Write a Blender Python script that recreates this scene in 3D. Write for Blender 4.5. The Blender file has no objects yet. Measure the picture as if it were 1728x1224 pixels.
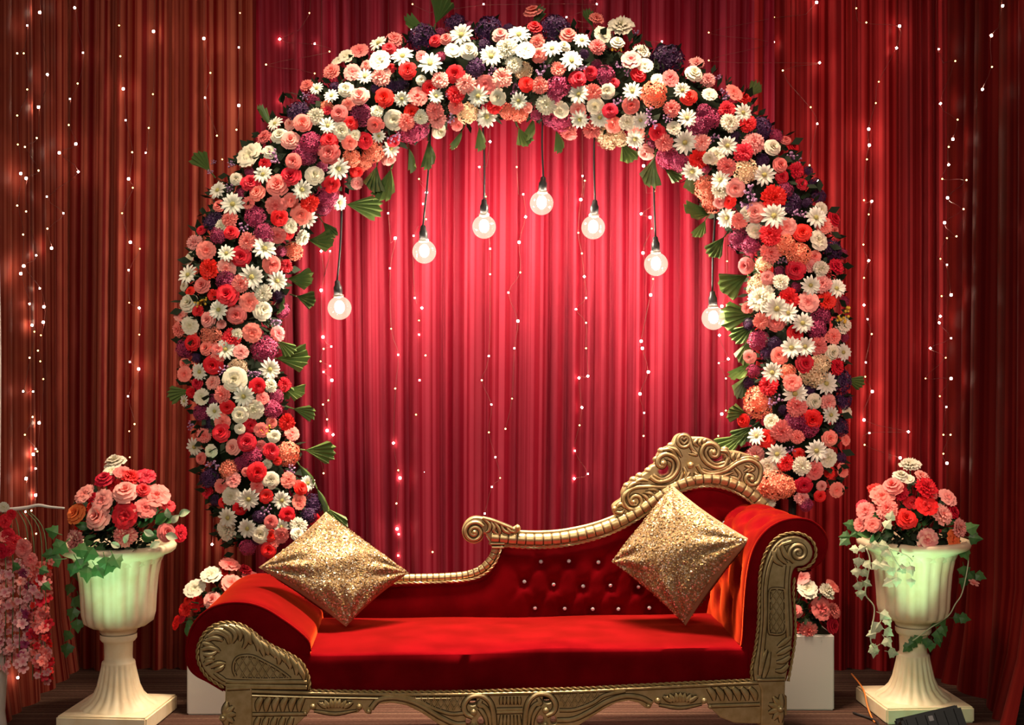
import bpy, bmesh, math, random
from mathutils import Vector, Matrix, Euler
SC = bpy.context.scene
COL = SC.collection
PI = math.pi
rnd = random.Random(7)

# ------------------------------------------------------------------ camera, world, lights, exposure
F, CX, CY, H = 2106.0, 864.0, 612.0, 1.32
cam = bpy.data.cameras.new('camera'); cam.sensor_width = 36.0; cam.lens = 36.0 * F / 1728.0
camo = bpy.data.objects.new('camera', cam); COL.objects.link(camo)
camo.location = (0, 0, H); camo.rotation_euler = (PI / 2, 0, 0); SC.camera = camo
vs = SC.view_settings
vs.view_transform = 'Standard'; vs.look = 'None'; vs.exposure = 0.0; vs.gamma = 1.0; vs.use_curve_mapping = False
w = bpy.data.worlds.new('world'); SC.world = w; w.use_nodes = True
w.node_tree.nodes['Background'].inputs[0].default_value = (1.0, 0.78, 0.62, 1)
w.node_tree.nodes['Background'].inputs[1].default_value = 0.05

def aim(o, target):
    d = Vector(target) - Vector(o.location)
    o.rotation_euler = d.to_track_quat('-Z', 'Y').to_euler()

def area(name, loc, target, sx, sy, power, color):
    l = bpy.data.lights.new(name, 'AREA'); l.shape = 'RECTANGLE'; l.size = sx; l.size_y = sy
    l.energy = power; l.color = color
    o = bpy.data.objects.new(name, l); COL.objects.link(o); o.location = loc; aim(o, target)
    return o

def spot(name, loc, target, power, color, deg, blend=0.5, radius=0.05):
    l = bpy.data.lights.new(name, 'SPOT'); l.energy = power; l.color = color
    l.spot_size = math.radians(deg); l.spot_blend = blend; l.shadow_soft_size = radius
    o = bpy.data.objects.new(name, l); COL.objects.link(o); o.location = loc; aim(o, target)
    return o

# hall lighting behind and above the camera, the stage wash lamps, and an added unseen light that brightens the seat
area('hall_light', (-0.4, -0.6, 3.0), (0, 5, 0.9), 3.0, 1.2, 80, (1.0, 0.90, 0.74))
_seat_light = area('added_seat_light', (0.0, 4.30, 3.6), (0.0, 4.30, 0.3), 1.5, 0.3, 70, (1.0, 0.74, 0.52)); _seat_light.data.spread = math.radians(62)
spot('wash_left', (-2.4, 1.6, 3.3), (-1.45, 5.4, 1.9), 105, (1.0, 0.46, 0.26), 46, 0.8, 0.1)
spot('wash_right', (2.4, 1.6, 3.3), (1.45, 5.4, 1.8), 125, (1.0, 0.24, 0.19), 50, 0.8, 0.1)
spot('front_left_key', (-1.6, 0.6, 2.6), (-0.40, 5.0, 1.75), 115, (0.74, 1.0, 0.78), 34, 0.9, 0.15)
spot('front_right_key', (2.0, 0.8, 2.4), (1.0, 5.0, 1.3), 190, (1.0, 0.72, 0.56), 34, 0.9, 0.15)

# ------------------------------------------------------------------ helpers
def P(px, py, Y):
    return Vector(((px - CX) / F * Y, Y, H - (py - CY) / F * Y))

def setp(o, label=None, cat=None, group=None, kind=None):
    if label: o['label'] = label
    if cat: o['category'] = cat
    if group: o['group'] = group
    if kind: o['kind'] = kind
    return o

def empty(name, loc, label, cat, group=None, rz=0.0):
    o = bpy.data.objects.new(name, None); COL.objects.link(o)
    o.location = loc; o.rotation_euler = (0, 0, rz); o.empty_display_size = 0.1
    return setp(o, label, cat, group)

def link(name, me, parent=None, mat=None, label=None, kind=None, loc=None):
    o = bpy.data.objects.new(name, me); COL.objects.link(o)
    if parent is not None: o.parent = parent
    if mat is not None:
        if len(me.materials) == 0: me.materials.append(mat)
        else:
            o.material_slots[0].link = 'OBJECT'; o.material_slots[0].material = mat
    if loc is not None: o.location = loc
    return setp(o, label, None, None, kind)

class MB:
    def __init__(s): s.v = []; s.f = []; s.uv = None
    def add(s, vs, fs):
        n = len(s.v); s.v += [tuple(p) for p in vs]; s.f += [tuple(i + n for i in f) for f in fs]
    def mesh(s, name, smooth=True, sharp=None, off=None):
        me = bpy.data.meshes.new(name)
        v = s.v if off is None else [(p[0] - off[0], p[1] - off[1], p[2] - off[2]) for p in s.v]
        me.from_pydata(v, [], s.f); me.update()
        if smooth:
            me.shade_smooth()
            if sharp: me.set_sharp_from_angle(angle=math.radians(sharp))
        return me
    def build(s, name, mat, parent=None, smooth=True, sharp=None, label=None, kind=None, off=None):
        return link(name, s.mesh(name, smooth, sharp, off), parent, mat, label, kind)
    def box(s, x0, x1, y0, y1, z0, z1):
        s.add([(x0,y0,z0),(x1,y0,z0),(x1,y1,z0),(x0,y1,z0),(x0,y0,z1),(x1,y0,z1),(x1,y1,z1),(x0,y1,z1)],
              [(0,3,2,1),(4,5,6,7),(0,1,5,4),(1,2,6,5),(2,3,7,6),(3,0,4,7)])
    def ball(s, c, r, nu=8, nv=6, axes=None):
        c = Vector(c); vs = []; fs = []
        ax = axes or (Vector((1,0,0)), Vector((0,1,0)), Vector((0,0,1)))
        rr = r if isinstance(r, (tuple, list)) else (r, r, r)
        vs.append(c + ax[2]*rr[2])
        for j in range(1, nv):
            t = PI*j/nv
            for i in range(nu):
                a = 2*PI*i/nu
                vs.append(c + ax[0]*(rr[0]*math.sin(t)*math.cos(a)) + ax[1]*(rr[1]*math.sin(t)*math.sin(a)) + ax[2]*(rr[2]*math.cos(t)))
        vs.append(c - ax[2]*rr[2])
        for i in range(nu): fs.append((0, 1+i, 1+(i+1) % nu))
        for j in range(nv-2):
            for i in range(nu):
                a = 1+j*nu+i; b = 1+j*nu+(i+1) % nu
                fs.append((a, a+nu, b+nu, b))
        L = len(vs)-1; k = 1+(nv-2)*nu
        for i in range(nu): fs.append((k+i, L, k+(i+1) % nu))
        s.add(vs, fs)
    def sweep(s, pts, rad, n=6, flat=None, closed=False, up=None):
        """tube along pts; rad number or list; flat=(vector, factor) squashes the section along a vector"""
        pts = [Vector(p) for p in pts]; m = len(pts)
        if m < 2: return
        R = rad if isinstance(rad, (list, tuple)) else [rad]*m
        T = []
        for i in range(m):
            a = pts[i-1] if (i > 0 or closed) else pts[i]
            b = pts[(i+1) % m] if (i < m-1 or closed) else pts[i]
            d = b-a
            T.append(d.normalized() if d.length > 1e-9 else Vector((0,0,1)))
        u = up.copy() if up is not None else (Vector((0,1,0)) if abs(T[0].y) < 0.9 else Vector((1,0,0)))
        vs = []; fs = []
        for i in range(m):
            u = u - T[i]*u.dot(T[i])
            if u.length < 1e-6: u = T[i].orthogonal()
            u.normalize(); w_ = T[i].cross(u)
            for k in range(n):
                a = 2*PI*k/n
                d = u*math.cos(a)+w_*math.sin(a)
                if flat: d = d - flat[0]*(d.dot(flat[0])*(1-flat[1]))
                vs.append(pts[i]+d*R[i])
        for i in range(m if closed else m-1):
            for k in range(n):
                a = i*n+k; b = i*n+(k+1) % n; c = ((i+1) % m)*n
                fs.append((a, b, c+(k+1) % n, c+k))
        if not closed:
            fs.append(tuple(range(n-1, -1, -1))); fs.append(tuple((m-1)*n+k for k in range(n)))
        s.add(vs, fs)
    def grid(s, fn, nu, nv, flip=False, wrapu=False):
        vs = [fn(i/nu, j/nv) for j in range(nv+1) for i in range(nu if wrapu else nu+1)]
        W = nu if wrapu else nu+1; fs = []
        for j in range(nv):
            for i in range(nu):
                a = j*W+i; b = j*W+(i+1) % W; c = b+W; d = a+W
                fs.append((a, d, c, b) if flip else (a, b, c, d))
        s.add(vs, fs)
    def lathe(s, prof, n=48, c=(0,0,0), fl=None):
        """prof list of (r, z[, flute amp]); fl = number of flutes"""
        vs = []; fs = []
        for p in prof:
            r, z = p[0], p[1]; a_ = p[2] if len(p) > 2 else 0
            for i in range(n):
                t = 2*PI*i/n
                k = r*(1 + a_*(abs(math.sin(fl*t/2))-0.6)) if (fl and a_) else r
                vs.append((c[0]+k*math.cos(t), c[1]+k*math.sin(t), c[2]+z))
        m = len(prof)
        for j in range(m-1):
            for i in range(n):
                a = j*n+i; b = j*n+(i+1) % n
                fs.append((a, b, b+n, a+n))
        s.add(vs, fs)

def crom(pts, sub=4, closed=False):
    pts = [Vector(p) for p in pts]; n = len(pts); out = []
    for i in range(n if closed else n-1):
        p1 = pts[i]; p2 = pts[(i+1) % n]
        p0 = pts[i-1] if (i > 0 or closed) else p1*2-p2
        p3 = pts[(i+2) % n] if (i+2 < n or closed) else p2*2-p1
        for k in range(sub):
            t = k/sub
            out.append(0.5*((2*p1)+(p2-p0)*t+(2*p0-5*p1+4*p2-p3)*t*t+(3*p1-p0-3*p2+p3)*t**3))
    if not closed: out.append(pts[-1])
    return out

def resample(pts, step):
    pts = [Vector(p) for p in pts]; out = [pts[0].copy()]; acc = 0.0
    L = sum((pts[i+1]-pts[i]).length for i in range(len(pts)-1)); n = max(2, int(round(L/step))); st = L/n
    need = st
    for i in range(len(pts)-1):
        a, b = pts[i], pts[i+1]; l = (b-a).length
        while l > 1e-9 and acc+l >= need-1e-9 and len(out) < n:
            out.append(a.lerp(b, (need-acc)/l)); need += st
        acc += l
    out.append(pts[-1].copy()); return out

def rope(mb, pts, r, pitch=0.020, n=5):
    pts = resample(pts, pitch/6)
    for ph in (0.0, PI):
        q = []
        u = Vector((0,1,0)); 
        for i, p in enumerate(pts):
            T = (pts[min(i+1, len(pts)-1)]-pts[max(i-1, 0)]).normalized()
            u = (u-T*u.dot(T)).normalized(); w_ = T.cross(u); a = ph+2*PI*i/6.0*0.5
            q.append(p+(u*math.cos(a)+w_*math.sin(a))*r*0.55)
        mb.sweep(q, r*0.62, n)

def plate_mesh(outer, holes, thick, bevel):
    """solid plate from 2-D outlines (x, z): front at y=0, back at y=thick"""
    cu = bpy.data.curves.new('plate', 'CURVE'); cu.dimensions = '2D'; cu.fill_mode = 'BOTH'
    cu.extrude = max(thick/2-bevel, 0.001); cu.bevel_depth = bevel; cu.bevel_resolution = 1; cu.offset = -bevel
    for ring in [outer]+list(holes):
        sp = cu.splines.new('POLY'); sp.points.add(len(ring)-1); sp.use_cyclic_u = True
        for p, q in zip(sp.points, ring): p.co = (q[0], q[1], 0, 1)
    o = bpy.data.objects.new('plate', cu); COL.objects.link(o)
    dg = bpy.context.evaluated_depsgraph_get()
    me = bpy.data.meshes.new_from_object(o.evaluated_get(dg))
    bpy.data.objects.remove(o); bpy.data.curves.remove(cu)
    vs = [(v.co.x, thick/2-v.co.z, v.co.y) for v in me.vertices]
    fs = [tuple(p.vertices) for p in me.polygons]
    bpy.data.meshes.remove(me)
    return vs, fs

# ------------------------------------------------------------------ materials
def mat(name, base, rough=0.6, metal=0.0, sheen=None, emit=None, spec=0.5, coat=0.0):
    m = bpy.data.materials.new(name); m.use_nodes = True
    b = m.node_tree.nodes['Principled BSDF']
    b.inputs['Base Color'].default_value = (*base, 1); b.inputs['Roughness'].default_value = rough
    b.inputs['Metallic'].default_value = metal; b.inputs['Specular IOR Level'].default_value = spec
    b.inputs['Coat Weight'].default_value = coat
    if sheen:
        b.inputs['Sheen Weight'].default_value = sheen[0]; b.inputs['Sheen Roughness'].default_value = sheen[1]
        b.inputs['Sheen Tint'].default_value = (*sheen[2], 1)
    if emit:
        b.inputs['Emission Color'].default_value = (*emit[0], 1); b.inputs['Emission Strength'].default_value = emit[1]
    return m

def N(m, t, **kw):
    n = m.node_tree.nodes.new(t)
    for k, v in kw.items():
        if hasattr(n, k): setattr(n, k, v)
        else: n.inputs[k].default_value = v
    return n
def L(m, a, b): m.node_tree.links.new(a, b)
def BS(m): return m.node_tree.nodes['Principled BSDF']

def ramp(m, fac, stops):
    r = N(m, 'ShaderNodeValToRGB'); e = r.color_ramp.elements
    while len(e) < len(stops): e.new(0.5)
    for x, (p, c) in zip(e, stops): x.position = p; x.color = (*c, 1)
    L(m, fac, r.inputs[0]); return r

def bump(m, scale, strength, dist=0.002, detail=4, coord='Object'):
    tc = N(m, 'ShaderNodeTexCoord'); n = N(m, 'ShaderNodeTexNoise'); n.inputs['Scale'].default_value = scale; n.inputs['Detail'].default_value = detail
    L(m, tc.outputs[coord], n.inputs['Vector'])
    b = N(m, 'ShaderNodeBump'); b.inputs['Strength'].default_value = strength; b.inputs['Distance'].default_value = dist
    L(m, n.outputs[0], b.inputs['Height']); L(m, b.outputs[0], BS(m).inputs['Normal']); return n

def petal(name, edge, core, var=0.25, rough=0.55):
    """petal colour runs from the flower's core to its rim, with a small difference from flower to flower"""
    m = mat(name, edge, rough, spec=0.3)
    tc = N(m, 'ShaderNodeTexCoord'); ln = N(m, 'ShaderNodeVectorMath', operation='LENGTH')
    L(m, tc.outputs['Object'], ln.inputs[0])
    r = ramp(m, ln.outputs['Value'], [(0.15, core), (0.75, edge)])
    oi = N(m, 'ShaderNodeObjectInfo'); hs = N(m, 'ShaderNodeHueSaturation')
    mr = N(m, 'ShaderNodeMapRange'); mr.inputs['To Min'].default_value = 1-var; mr.inputs['To Max'].default_value = 1+var*0.6
    L(m, oi.outputs['Random'], mr.inputs['Value']); L(m, mr.outputs[0], hs.inputs['Value'])
    mr2 = N(m, 'ShaderNodeMapRange'); mr2.inputs['To Min'].default_value = 0.494; mr2.inputs['To Max'].default_value = 0.504
    L(m, oi.outputs['Random'], mr2.inputs['Value']); L(m, mr2.outputs[0], hs.inputs['Hue'])
    L(m, r.outputs[0], hs.inputs['Color']); L(m, hs.outputs[0], BS(m).inputs['Base Color'])
    return m

M = {}
M['W'] = petal('white_petal', (0.80, 0.80, 0.72), (0.62, 0.62, 0.44), 0.10)
M['C'] = petal('cream_petal', (0.80, 0.75, 0.60), (0.62, 0.58, 0.36), 0.12)
M['P'] = petal('coral_pink_petal', (0.88, 0.235, 0.205), (0.78, 0.09, 0.08), 0.22)
M['p'] = petal('soft_pink_petal', (0.88, 0.36, 0.32), (0.80, 0.16, 0.14), 0.18)
M['R'] = petal('red_petal', (0.76, 0.012, 0.020), (0.50, 0.003, 0.008), 0.25)
M['H'] = petal('magenta_petal', (0.36, 0.035, 0.11), (0.2, 0.012, 0.06), 0.35)
M['K'] = petal('dark_purple_petal', (0.060, 0.018, 0.075), (0.03, 0.008, 0.04), 0.3)
M['O'] = petal('coral_petal', (0.88, 0.27, 0.17), (0.75, 0.14, 0.07), 0.2)
M['Y'] = petal('peach_petal', (0.86, 0.66, 0.42), (0.75, 0.48, 0.2), 0.15)
M['L'] = petal('lilac_petal', (0.46, 0.25, 0.45), (0.30, 0.12, 0.32), 0.25)
M['y'] = petal('yellow_petal', (0.85, 0.55, 0.06), (0.7, 0.4, 0.03), 0.15)
M['o'] = petal('orange_petal', (0.88, 0.20, 0.06), (0.75, 0.10, 0.03), 0.15)
M['B'] = petal('blossom_pink_petal', (0.85, 0.42, 0.42), (0.75, 0.2, 0.25), 0.2)
M['daisy_core'] = mat('daisy_core', (0.42, 0.38, 0.12), 0.8)
def leafmat(name, a, b):
    m = mat(name, a, 0.45, spec=0.4); oi = N(m, 'ShaderNodeObjectInfo'); tc = N(m, 'ShaderNodeTexCoord')
    n = N(m, 'ShaderNodeTexNoise'); n.inputs['Scale'].default_value = 3.0; L(m, tc.outputs['Object'], n.inputs['Vector'])
    ad = N(m, 'ShaderNodeMath', operation='ADD'); L(m, oi.outputs['Random'], ad.inputs[0]); L(m, n.outputs[0], ad.inputs[1])
    r = ramp(m, ad.outputs[0], [(0.35, a), (1.3 / 1.5, b)]); L(m, r.outputs[0], BS(m).inputs['Base Color']); return m
M['leaf'] = leafmat('fan_leaf_green', (0.02, 0.05, 0.015), (0.12, 0.19, 0.05))
M['ivy'] = leafmat('ivy_green', (0.025, 0.09, 0.03), (0.07, 0.18, 0.05))
M['pale_ivy'] = leafmat('pale_ivy_green', (0.25, 0.42, 0.22), (0.62, 0.68, 0.45))
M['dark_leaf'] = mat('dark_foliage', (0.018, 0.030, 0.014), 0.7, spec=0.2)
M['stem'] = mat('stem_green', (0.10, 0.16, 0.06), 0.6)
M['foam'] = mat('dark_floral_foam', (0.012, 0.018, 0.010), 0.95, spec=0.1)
M['metal_dark'] = mat('dark_metal', (0.03, 0.03, 0.03), 0.45, 0.8)
M['black'] = mat('black_plastic', (0.006, 0.006, 0.007), 0.45)
M['cord'] = mat('black_cord', (0.015, 0.012, 0.012), 0.5)
M['wire'] = mat('fairy_wire', (0.16, 0.05, 0.04), 0.4, 0.3)
M['white_paint'] = mat('white_paint', (0.60, 0.57, 0.53), 0.5); bump(M['white_paint'], 30, 0.08)
M['urn'] = mat('cream_plaster', (0.84, 0.72, 0.50), 0.48, spec=0.4); _n = bump(M['urn'], 18, 0.15, 0.003)
_r = ramp(M['urn'], _n.outputs[0], [(0.3, (0.78, 0.63, 0.40)), (0.65, (0.85, 0.74, 0.52))]); L(M['urn'], _r.outputs[0], BS(M['urn']).inputs['Base Color'])
M['gold'] = mat('antique_gold', (0.52, 0.40, 0.20), 0.34, 0.6, spec=0.5); _n = bump(M['gold'], 40, 0.12, 0.002)
_r = ramp(M['gold'], _n.outputs[0], [(0.3, (0.46, 0.34, 0.15)), (0.7, (0.62, 0.49, 0.26))]); L(M['gold'], _r.outputs[0], BS(M['gold']).inputs['Base Color'])
M['glaze_shade'] = mat('brown_glaze_and_shade', (0.075, 0.042, 0.014), 0.6, 0.2)  # antique glaze, also painting shade into the carved recesses and rail grooves
M['rope'] = mat('gold_rope', (0.36, 0.24, 0.09), 0.5, 0.4)
def velvet(name, base, tint):
    m = mat(name, base, 0.85, sheen=(1.0, 0.32, tint), spec=0.0)
    n = bump(m, 9, 0.10, 0.004, 3)
    r = ramp(m, n.outputs[0], [(0.35, tuple(c*0.8 for c in base)), (0.65, tuple(c*1.2 for c in base))]); L(m, r.outputs[0], BS(m).inputs['Base Color'])
    return m
M['velvet'] = velvet('red_velvet', (0.145, 0.0018, 0.0045), (1.0, 0.10, 0.022))
M['crystal'] = mat('crystal', (0.85, 0.88, 0.95), 0.08, 0.55, spec=0.8)
M['pillow'] = mat('gold_cloth', (0.30, 0.20, 0.10), 0.6, 0.2)
m = mat('gold_sequin', (0.75, 0.55, 0.3), 0.22, 0.5, spec=0.3); M['sequin'] = m
g = N(m, 'ShaderNodeNewGeometry')
r = ramp(m, g.outputs['Random Per Island'], [(0.0, (0.24, 0.145, 0.065)), (0.5, (0.31, 0.205, 0.095)), (0.75, (0.50, 0.34, 0.13)), (1.0, (0.90, 0.85, 0.72))])
L(m, r.outputs[0], BS(m).inputs['Base Color'])
r2 = ramp(m, g.outputs['Random Per Island'], [(0.0, (0.70,)*3), (0.70, (0.5,)*3), (0.78, (0.22,)*3)]); L(m, r2.outputs[0], BS(m).inputs['Roughness'])

def cloth(name, a, b, sheen, freq=8.0):
    """hanging sheer-over-satin curtain: the two fabrics show through each other in vertical streaks"""
    m = mat(name, a, 0.55, sheen=sheen, spec=0.08)
    uv = N(m, 'ShaderNodeUVMap'); sx = N(m, 'ShaderNodeSeparateXYZ'); L(m, uv.outputs[0], sx.inputs[0])
    mu = N(m, 'ShaderNodeMath', operation='MULTIPLY'); mu.inputs[1].default_value = freq; L(m, sx.outputs[0], mu.inputs[0])
    n = N(m, 'ShaderNodeTexNoise'); n.noise_dimensions = '1D'; n.inputs['Detail'].default_value = 2.5; n.inputs['Roughness'].default_value = 0.5
    L(m, mu.outputs[0], n.inputs['W'])
    r = ramp(m, n.outputs[0], [(0.41, a), (0.58, b)])
    L(m, r.outputs[0], BS(m).inputs['Base Color'])
    mu2 = N(m, 'ShaderNodeVectorMath', operation='MULTIPLY'); mu2.inputs[1].default_value = (160, 3, 1); L(m, uv.outputs[0], mu2.inputs[0])
    n2 = N(m, 'ShaderNodeTexNoise'); n2.inputs['Scale'].default_value = 1.0; L(m, mu2.outputs[0], n2.inputs['Vector'])
    bp = N(m, 'ShaderNodeBump'); bp.inputs['Strength'].default_value = 0.12; bp.inputs['Distance'].default_value = 0.003
    L(m, n2.outputs[0], bp.inputs['Height']); L(m, bp.outputs[0], BS(m).inputs['Normal'])
    return m
M['cloth_side'] = cloth('russet_curtain', (0.13, 0.003, 0.003), (0.32, 0.072, 0.042), (0.15, 0.4, (1.0, 0.45, 0.3)))
M['cloth_mid'] = cloth('crimson_curtain', (0.16, 0.002, 0.010), (0.25, 0.020, 0.038), (0.12, 0.4, (1.0, 0.35, 0.35)))
M['cloth_right'] = cloth('brick_curtain', (0.13, 0.0015, 0.003), (0.36, 0.022, 0.024), (0.15, 0.4, (1.0, 0.3, 0.25)), 9.0)
M['cloth_dark'] = cloth('deep_red_curtain', (0.085, 0.001, 0.002), (0.15, 0.008, 0.006), (0.1, 0.4, (1.0, 0.3, 0.2)), 5.0)

# striped woven carpet
m = mat('striped_carpet', (0.1, 0.05, 0.03), 0.95, spec=0.1); M['carpet'] = m
tc = N(m, 'ShaderNodeTexCoord'); sx = N(m, 'ShaderNodeSeparateXYZ'); L(m, tc.outputs['Object'], sx.inputs[0])
mu = N(m, 'ShaderNodeMath', operation='MULTIPLY'); mu.inputs[1].default_value = 16.0; L(m, sx.outputs[1], mu.inputs[0])
n = N(m, 'ShaderNodeTexNoise'); n.noise_dimensions = '1D'; n.inputs['Detail'].default_value = 3; L(m, mu.outputs[0], n.inputs['W'])
r = ramp(m, n.outputs[0], [(0.0, (0.045, 0.024, 0.018)), (0.46, (0.075, 0.036, 0.026)), (0.57, (0.12, 0.06, 0.042)), (0.61, (0.34, 0.23, 0.15)), (0.65, (0.075, 0.038, 0.027))])
n3 = N(m, 'ShaderNodeTexNoise'); n3.inputs['Scale'].default_value = 90; L(m, tc.outputs['Object'], n3.inputs['Vector'])
mx = N(m, 'ShaderNodeMixRGB', blend_type='MULTIPLY'); mx.inputs[0].default_value = 0.6; L(m, r.outputs[0], mx.inputs[1]); L(m, n3.outputs[0], mx.inputs[2])
L(m, mx.outputs[0], BS(m).inputs['Base Color'])
bp = N(m, 'ShaderNodeBump'); bp.inputs['Strength'].default_value = 0.5; bp.inputs['Distance'].default_value = 0.004
L(m, n3.outputs[0], bp.inputs['Height']); L(m, bp.outputs[0], BS(m).inputs['Normal'])

M['bulb_core'] = mat('bulb_filament_glow', (1, 0.9, 0.75), 0.5, emit=((1.0, 0.80, 0.62), 850.0))
M['led'] = mat('fairy_led', (1, 0.9, 0.7), 0.5, emit=((1.0, 0.70, 0.52), 85.0))
M['led_dim'] = mat('fairy_led_yellow', (1, 0.9, 0.6), 0.5, emit=((1.0, 0.62, 0.22), 9.0))
m = bpy.data.materials.new('bulb_glass'); m.use_nodes = True; M['glass'] = m
nt = m.node_tree; nt.nodes.remove(nt.nodes['Principled BSDF']); out = nt.nodes['Material Output']
tr = nt.nodes.new('ShaderNodeBsdfTransparent'); em = nt.nodes.new('ShaderNodeEmission'); gl = nt.nodes.new('ShaderNodeBsdfGlossy')
gl.inputs['Roughness'].default_value = 0.05; em.inputs[0].default_value = (1.0, 0.70, 0.50, 1); em.inputs[1].default_value = 0.5
a1 = nt.nodes.new('ShaderNodeAddShader'); mixs = nt.nodes.new('ShaderNodeMixShader'); mixs.inputs[0].default_value = 0.05
nt.links.new(tr.outputs[0], a1.inputs[0]); nt.links.new(em.outputs[0], a1.inputs[1])
nt.links.new(a1.outputs[0], mixs.inputs[1]); nt.links.new(gl.outputs[0], mixs.inputs[2]); nt.links.new(mixs.outputs[0], out.inputs[0])
# ------------------------------------------------------------------ floor and curtains
XL, XR, YB = -1.93, 1.90, 5.42
mb = MB(); mb.box(-4, 4, 0.6, 7, -0.06, 0.0)
setp(mb.build('floor', M['carpet'], smooth=False), kind='structure')

def curtain(name, label, material, p0, p1, z0, z1, seed, wmin, wmax, amp, group, flare=0.0, lean=0.0):
    """pleated curtain hanging on the line p0 -> p1 (plan points); folds stand towards the stage"""
    R = random.Random(seed); p0 = Vector((*p0, 0)); p1 = Vector((*p1, 0)); d = p1-p0; Ln = d.length; d.normalize()
    nrm = Vector((d.y, -d.x, 0))
    folds = []; s = -0.2
    while s < Ln+0.2:
        wd = R.uniform(wmin, wmax)*(0.55 if R.random() < 0.3 else 1.0); folds.append((s, s+wd, R.uniform(0.45, 1.0)*amp*min(1, wd/wmin), R.uniform(-0.5, 0.5))); s += wd
    nx = int(Ln/0.0085); nz = 14
    def prof(s):
        for a, b, A, k in folds:
            if a <= s < b:
                t = (s-a)/(b-a); t = t+0.18*k*math.sin(PI*t)
                return A*max(0.0, math.sin(PI*t))**0.6
        return 0
    ph = R.uniform(0, 6)
    mb = MB(); uvs = []
    for j in range(nz+1):
        v = j/nz; z = z0+(z1-z0)*v
        for i in range(nx+1):
            s = Ln*i/nx
            q = s+lean*(1-v)*(s-Ln*0.5)+0.018*math.sin(3.1*s+ph+2.2*v)*(1-v)
            o = prof(q)*(0.8+0.35*(1-v)) + 0.012*math.sin(5*s+ph+v*1.5) + flare*max(0, 1-v*7)**1.6*(0.6+0.4*math.sin(9*s+ph))
            mb.v.append(tuple(p0+d*s+nrm*o+Vector((0, 0, z)))); uvs.append((q, z))
    for j in range(nz):
        for i in range(nx):
            a = j*(nx+1)+i; mb.f.append((a, a+1, a+nx+2, a+nx+1))
    me = mb.mesh(name); ul = me.uv_layers.new(name='UVMap')
    for lp in me.loops: ul.data[lp.index].uv = uvs[lp.vertex_index]
    o = link(name, me, None, material)
    return setp(o, label, 'curtain', group)

ZT = 3.35
G = 'red backdrop curtains'
curtain('curtain', 'wide crimson pleated curtain behind the hanging bulbs, framed by the flower arch', M['cloth_mid'], (-1.10, YB-0.03), (1.12, YB-0.03), 0.0, ZT, 11, 0.065, 0.150, 0.088, G, lean=0.05)
curtain('curtain', 'russet streaked sheer curtain left of the flower arch, behind the left urn', M['cloth_side'], (-1.95, YB), (-1.02, YB), 0.0, ZT, 12, 0.050, 0.125, 0.072, G)
curtain('curtain', 'brick red pleated curtain right of the flower arch, behind the right urn', M['cloth_right'], (1.04, YB), (1.92, YB), 0.0, ZT, 13, 0.055, 0.135, 0.075, G)
curtain('curtain', 'side curtain at the left edge of the stage carrying a dense column of lights', M['cloth_side'], (XL, 4.2), (XL, YB), 0.0, ZT, 14, 0.10, 0.2, 0.055, G, flare=0.05)
curtain('curtain', 'dark red side curtain at the right edge whose hem spreads on the carpet', M['cloth_dark'], (XR, YB), (XR, 4.45), 0.0, ZT, 15, 0.10, 0.22, 0.065, G, flare=0.09)

# ------------------------------------------------------------------ flower meshes (radius about 1, facing +Z)
def petal_patch(mb, th, hw, r0, r1, z0, z1, curl, nu=4, nv=3, ruf=0.0, R=None, tip=0.0, cup=0.0):
    ph = R.uniform(0, 6.28) if R else 0
    vs = []
    for j in range(nv+1):
        v = j/nv
        for i in range(nu+1):
            u = -1+2*i/nu
            wdt = hw*(math.sin(PI*(0.18+0.62*v)))*(1.05)
            rr = r0+(r1-r0)*(v-tip*v*u*u*0.5)
            z = z0+(z1-z0)*math.sin(v*PI/2) - curl*max(0, v-0.55)**2*3 + cup*u*u*v*0.5
            if ruf: z += ruf*v*math.sin(u*6+ph)*0.6; rr += ruf*v*math.sin(u*9+ph)*0.5
            a = th+u*wdt
            vs.append((rr*math.cos(a), rr*math.sin(a), z))
    fs = []
    W = nu+1
    for j in range(nv):
        for i in range(nu):
            a = j*W+i; fs.append((a, a+1, a+W+1, a+W))
    mb.add(vs, fs)

def rose_mesh(seed):
    R = random.Random(seed); mb = MB()
    for k, (n, r0, r1, z0, z1, hw, curl) in enumerate([(3, 0.02, 0.16, 0.15, 0.62, 1.2, 0.0), (4, 0.06, 0.36, 0.1, 0.62, 1.0, 0.06), (5, 0.1, 0.60, 0.02, 0.52, 0.85, 0.16), (5, 0.12, 0.82, -0.08, 0.36, 0.82, 0.24), (6, 0.12, 1.0, -0.2, 0.12, 0.72, 0.28)]):
        o = R.uniform(0, 6)
        for i in range(n):
            petal_patch(mb, o+2*PI*i/n+R.uniform(-.1, .1), hw*R.uniform(.9, 1.1), r0, r1*R.uniform(.92, 1.05), z0, z1*R.uniform(.9, 1.1), curl, 4, 3, 0.05, R)
    return mb.mesh('rose')
def carnation_mesh(seed):
    R = random.Random(seed); mb = MB()
    for (n, r0, r1, z0, z1, hw) in [(5, 0.02, 0.3, 0.2, 0.6, .8), (7, 0.05, 0.55, 0.1, 0.52, .6), (8, 0.1, 0.8, 0.0, 0.38, .55), (9, 0.12, 1.0, -0.12, 0.14, .5)]:
        o = R.uniform(0, 6)
        for i in range(n):
            petal_patch(mb, o+2*PI*i/n+R.uniform(-.15, .15), hw, r0, r1*R.uniform(.88, 1.08), z0, z1*R.uniform(.8, 1.15), 0.1, 5, 3, 0.16, R)
    return mb.mesh('carnation')
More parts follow.
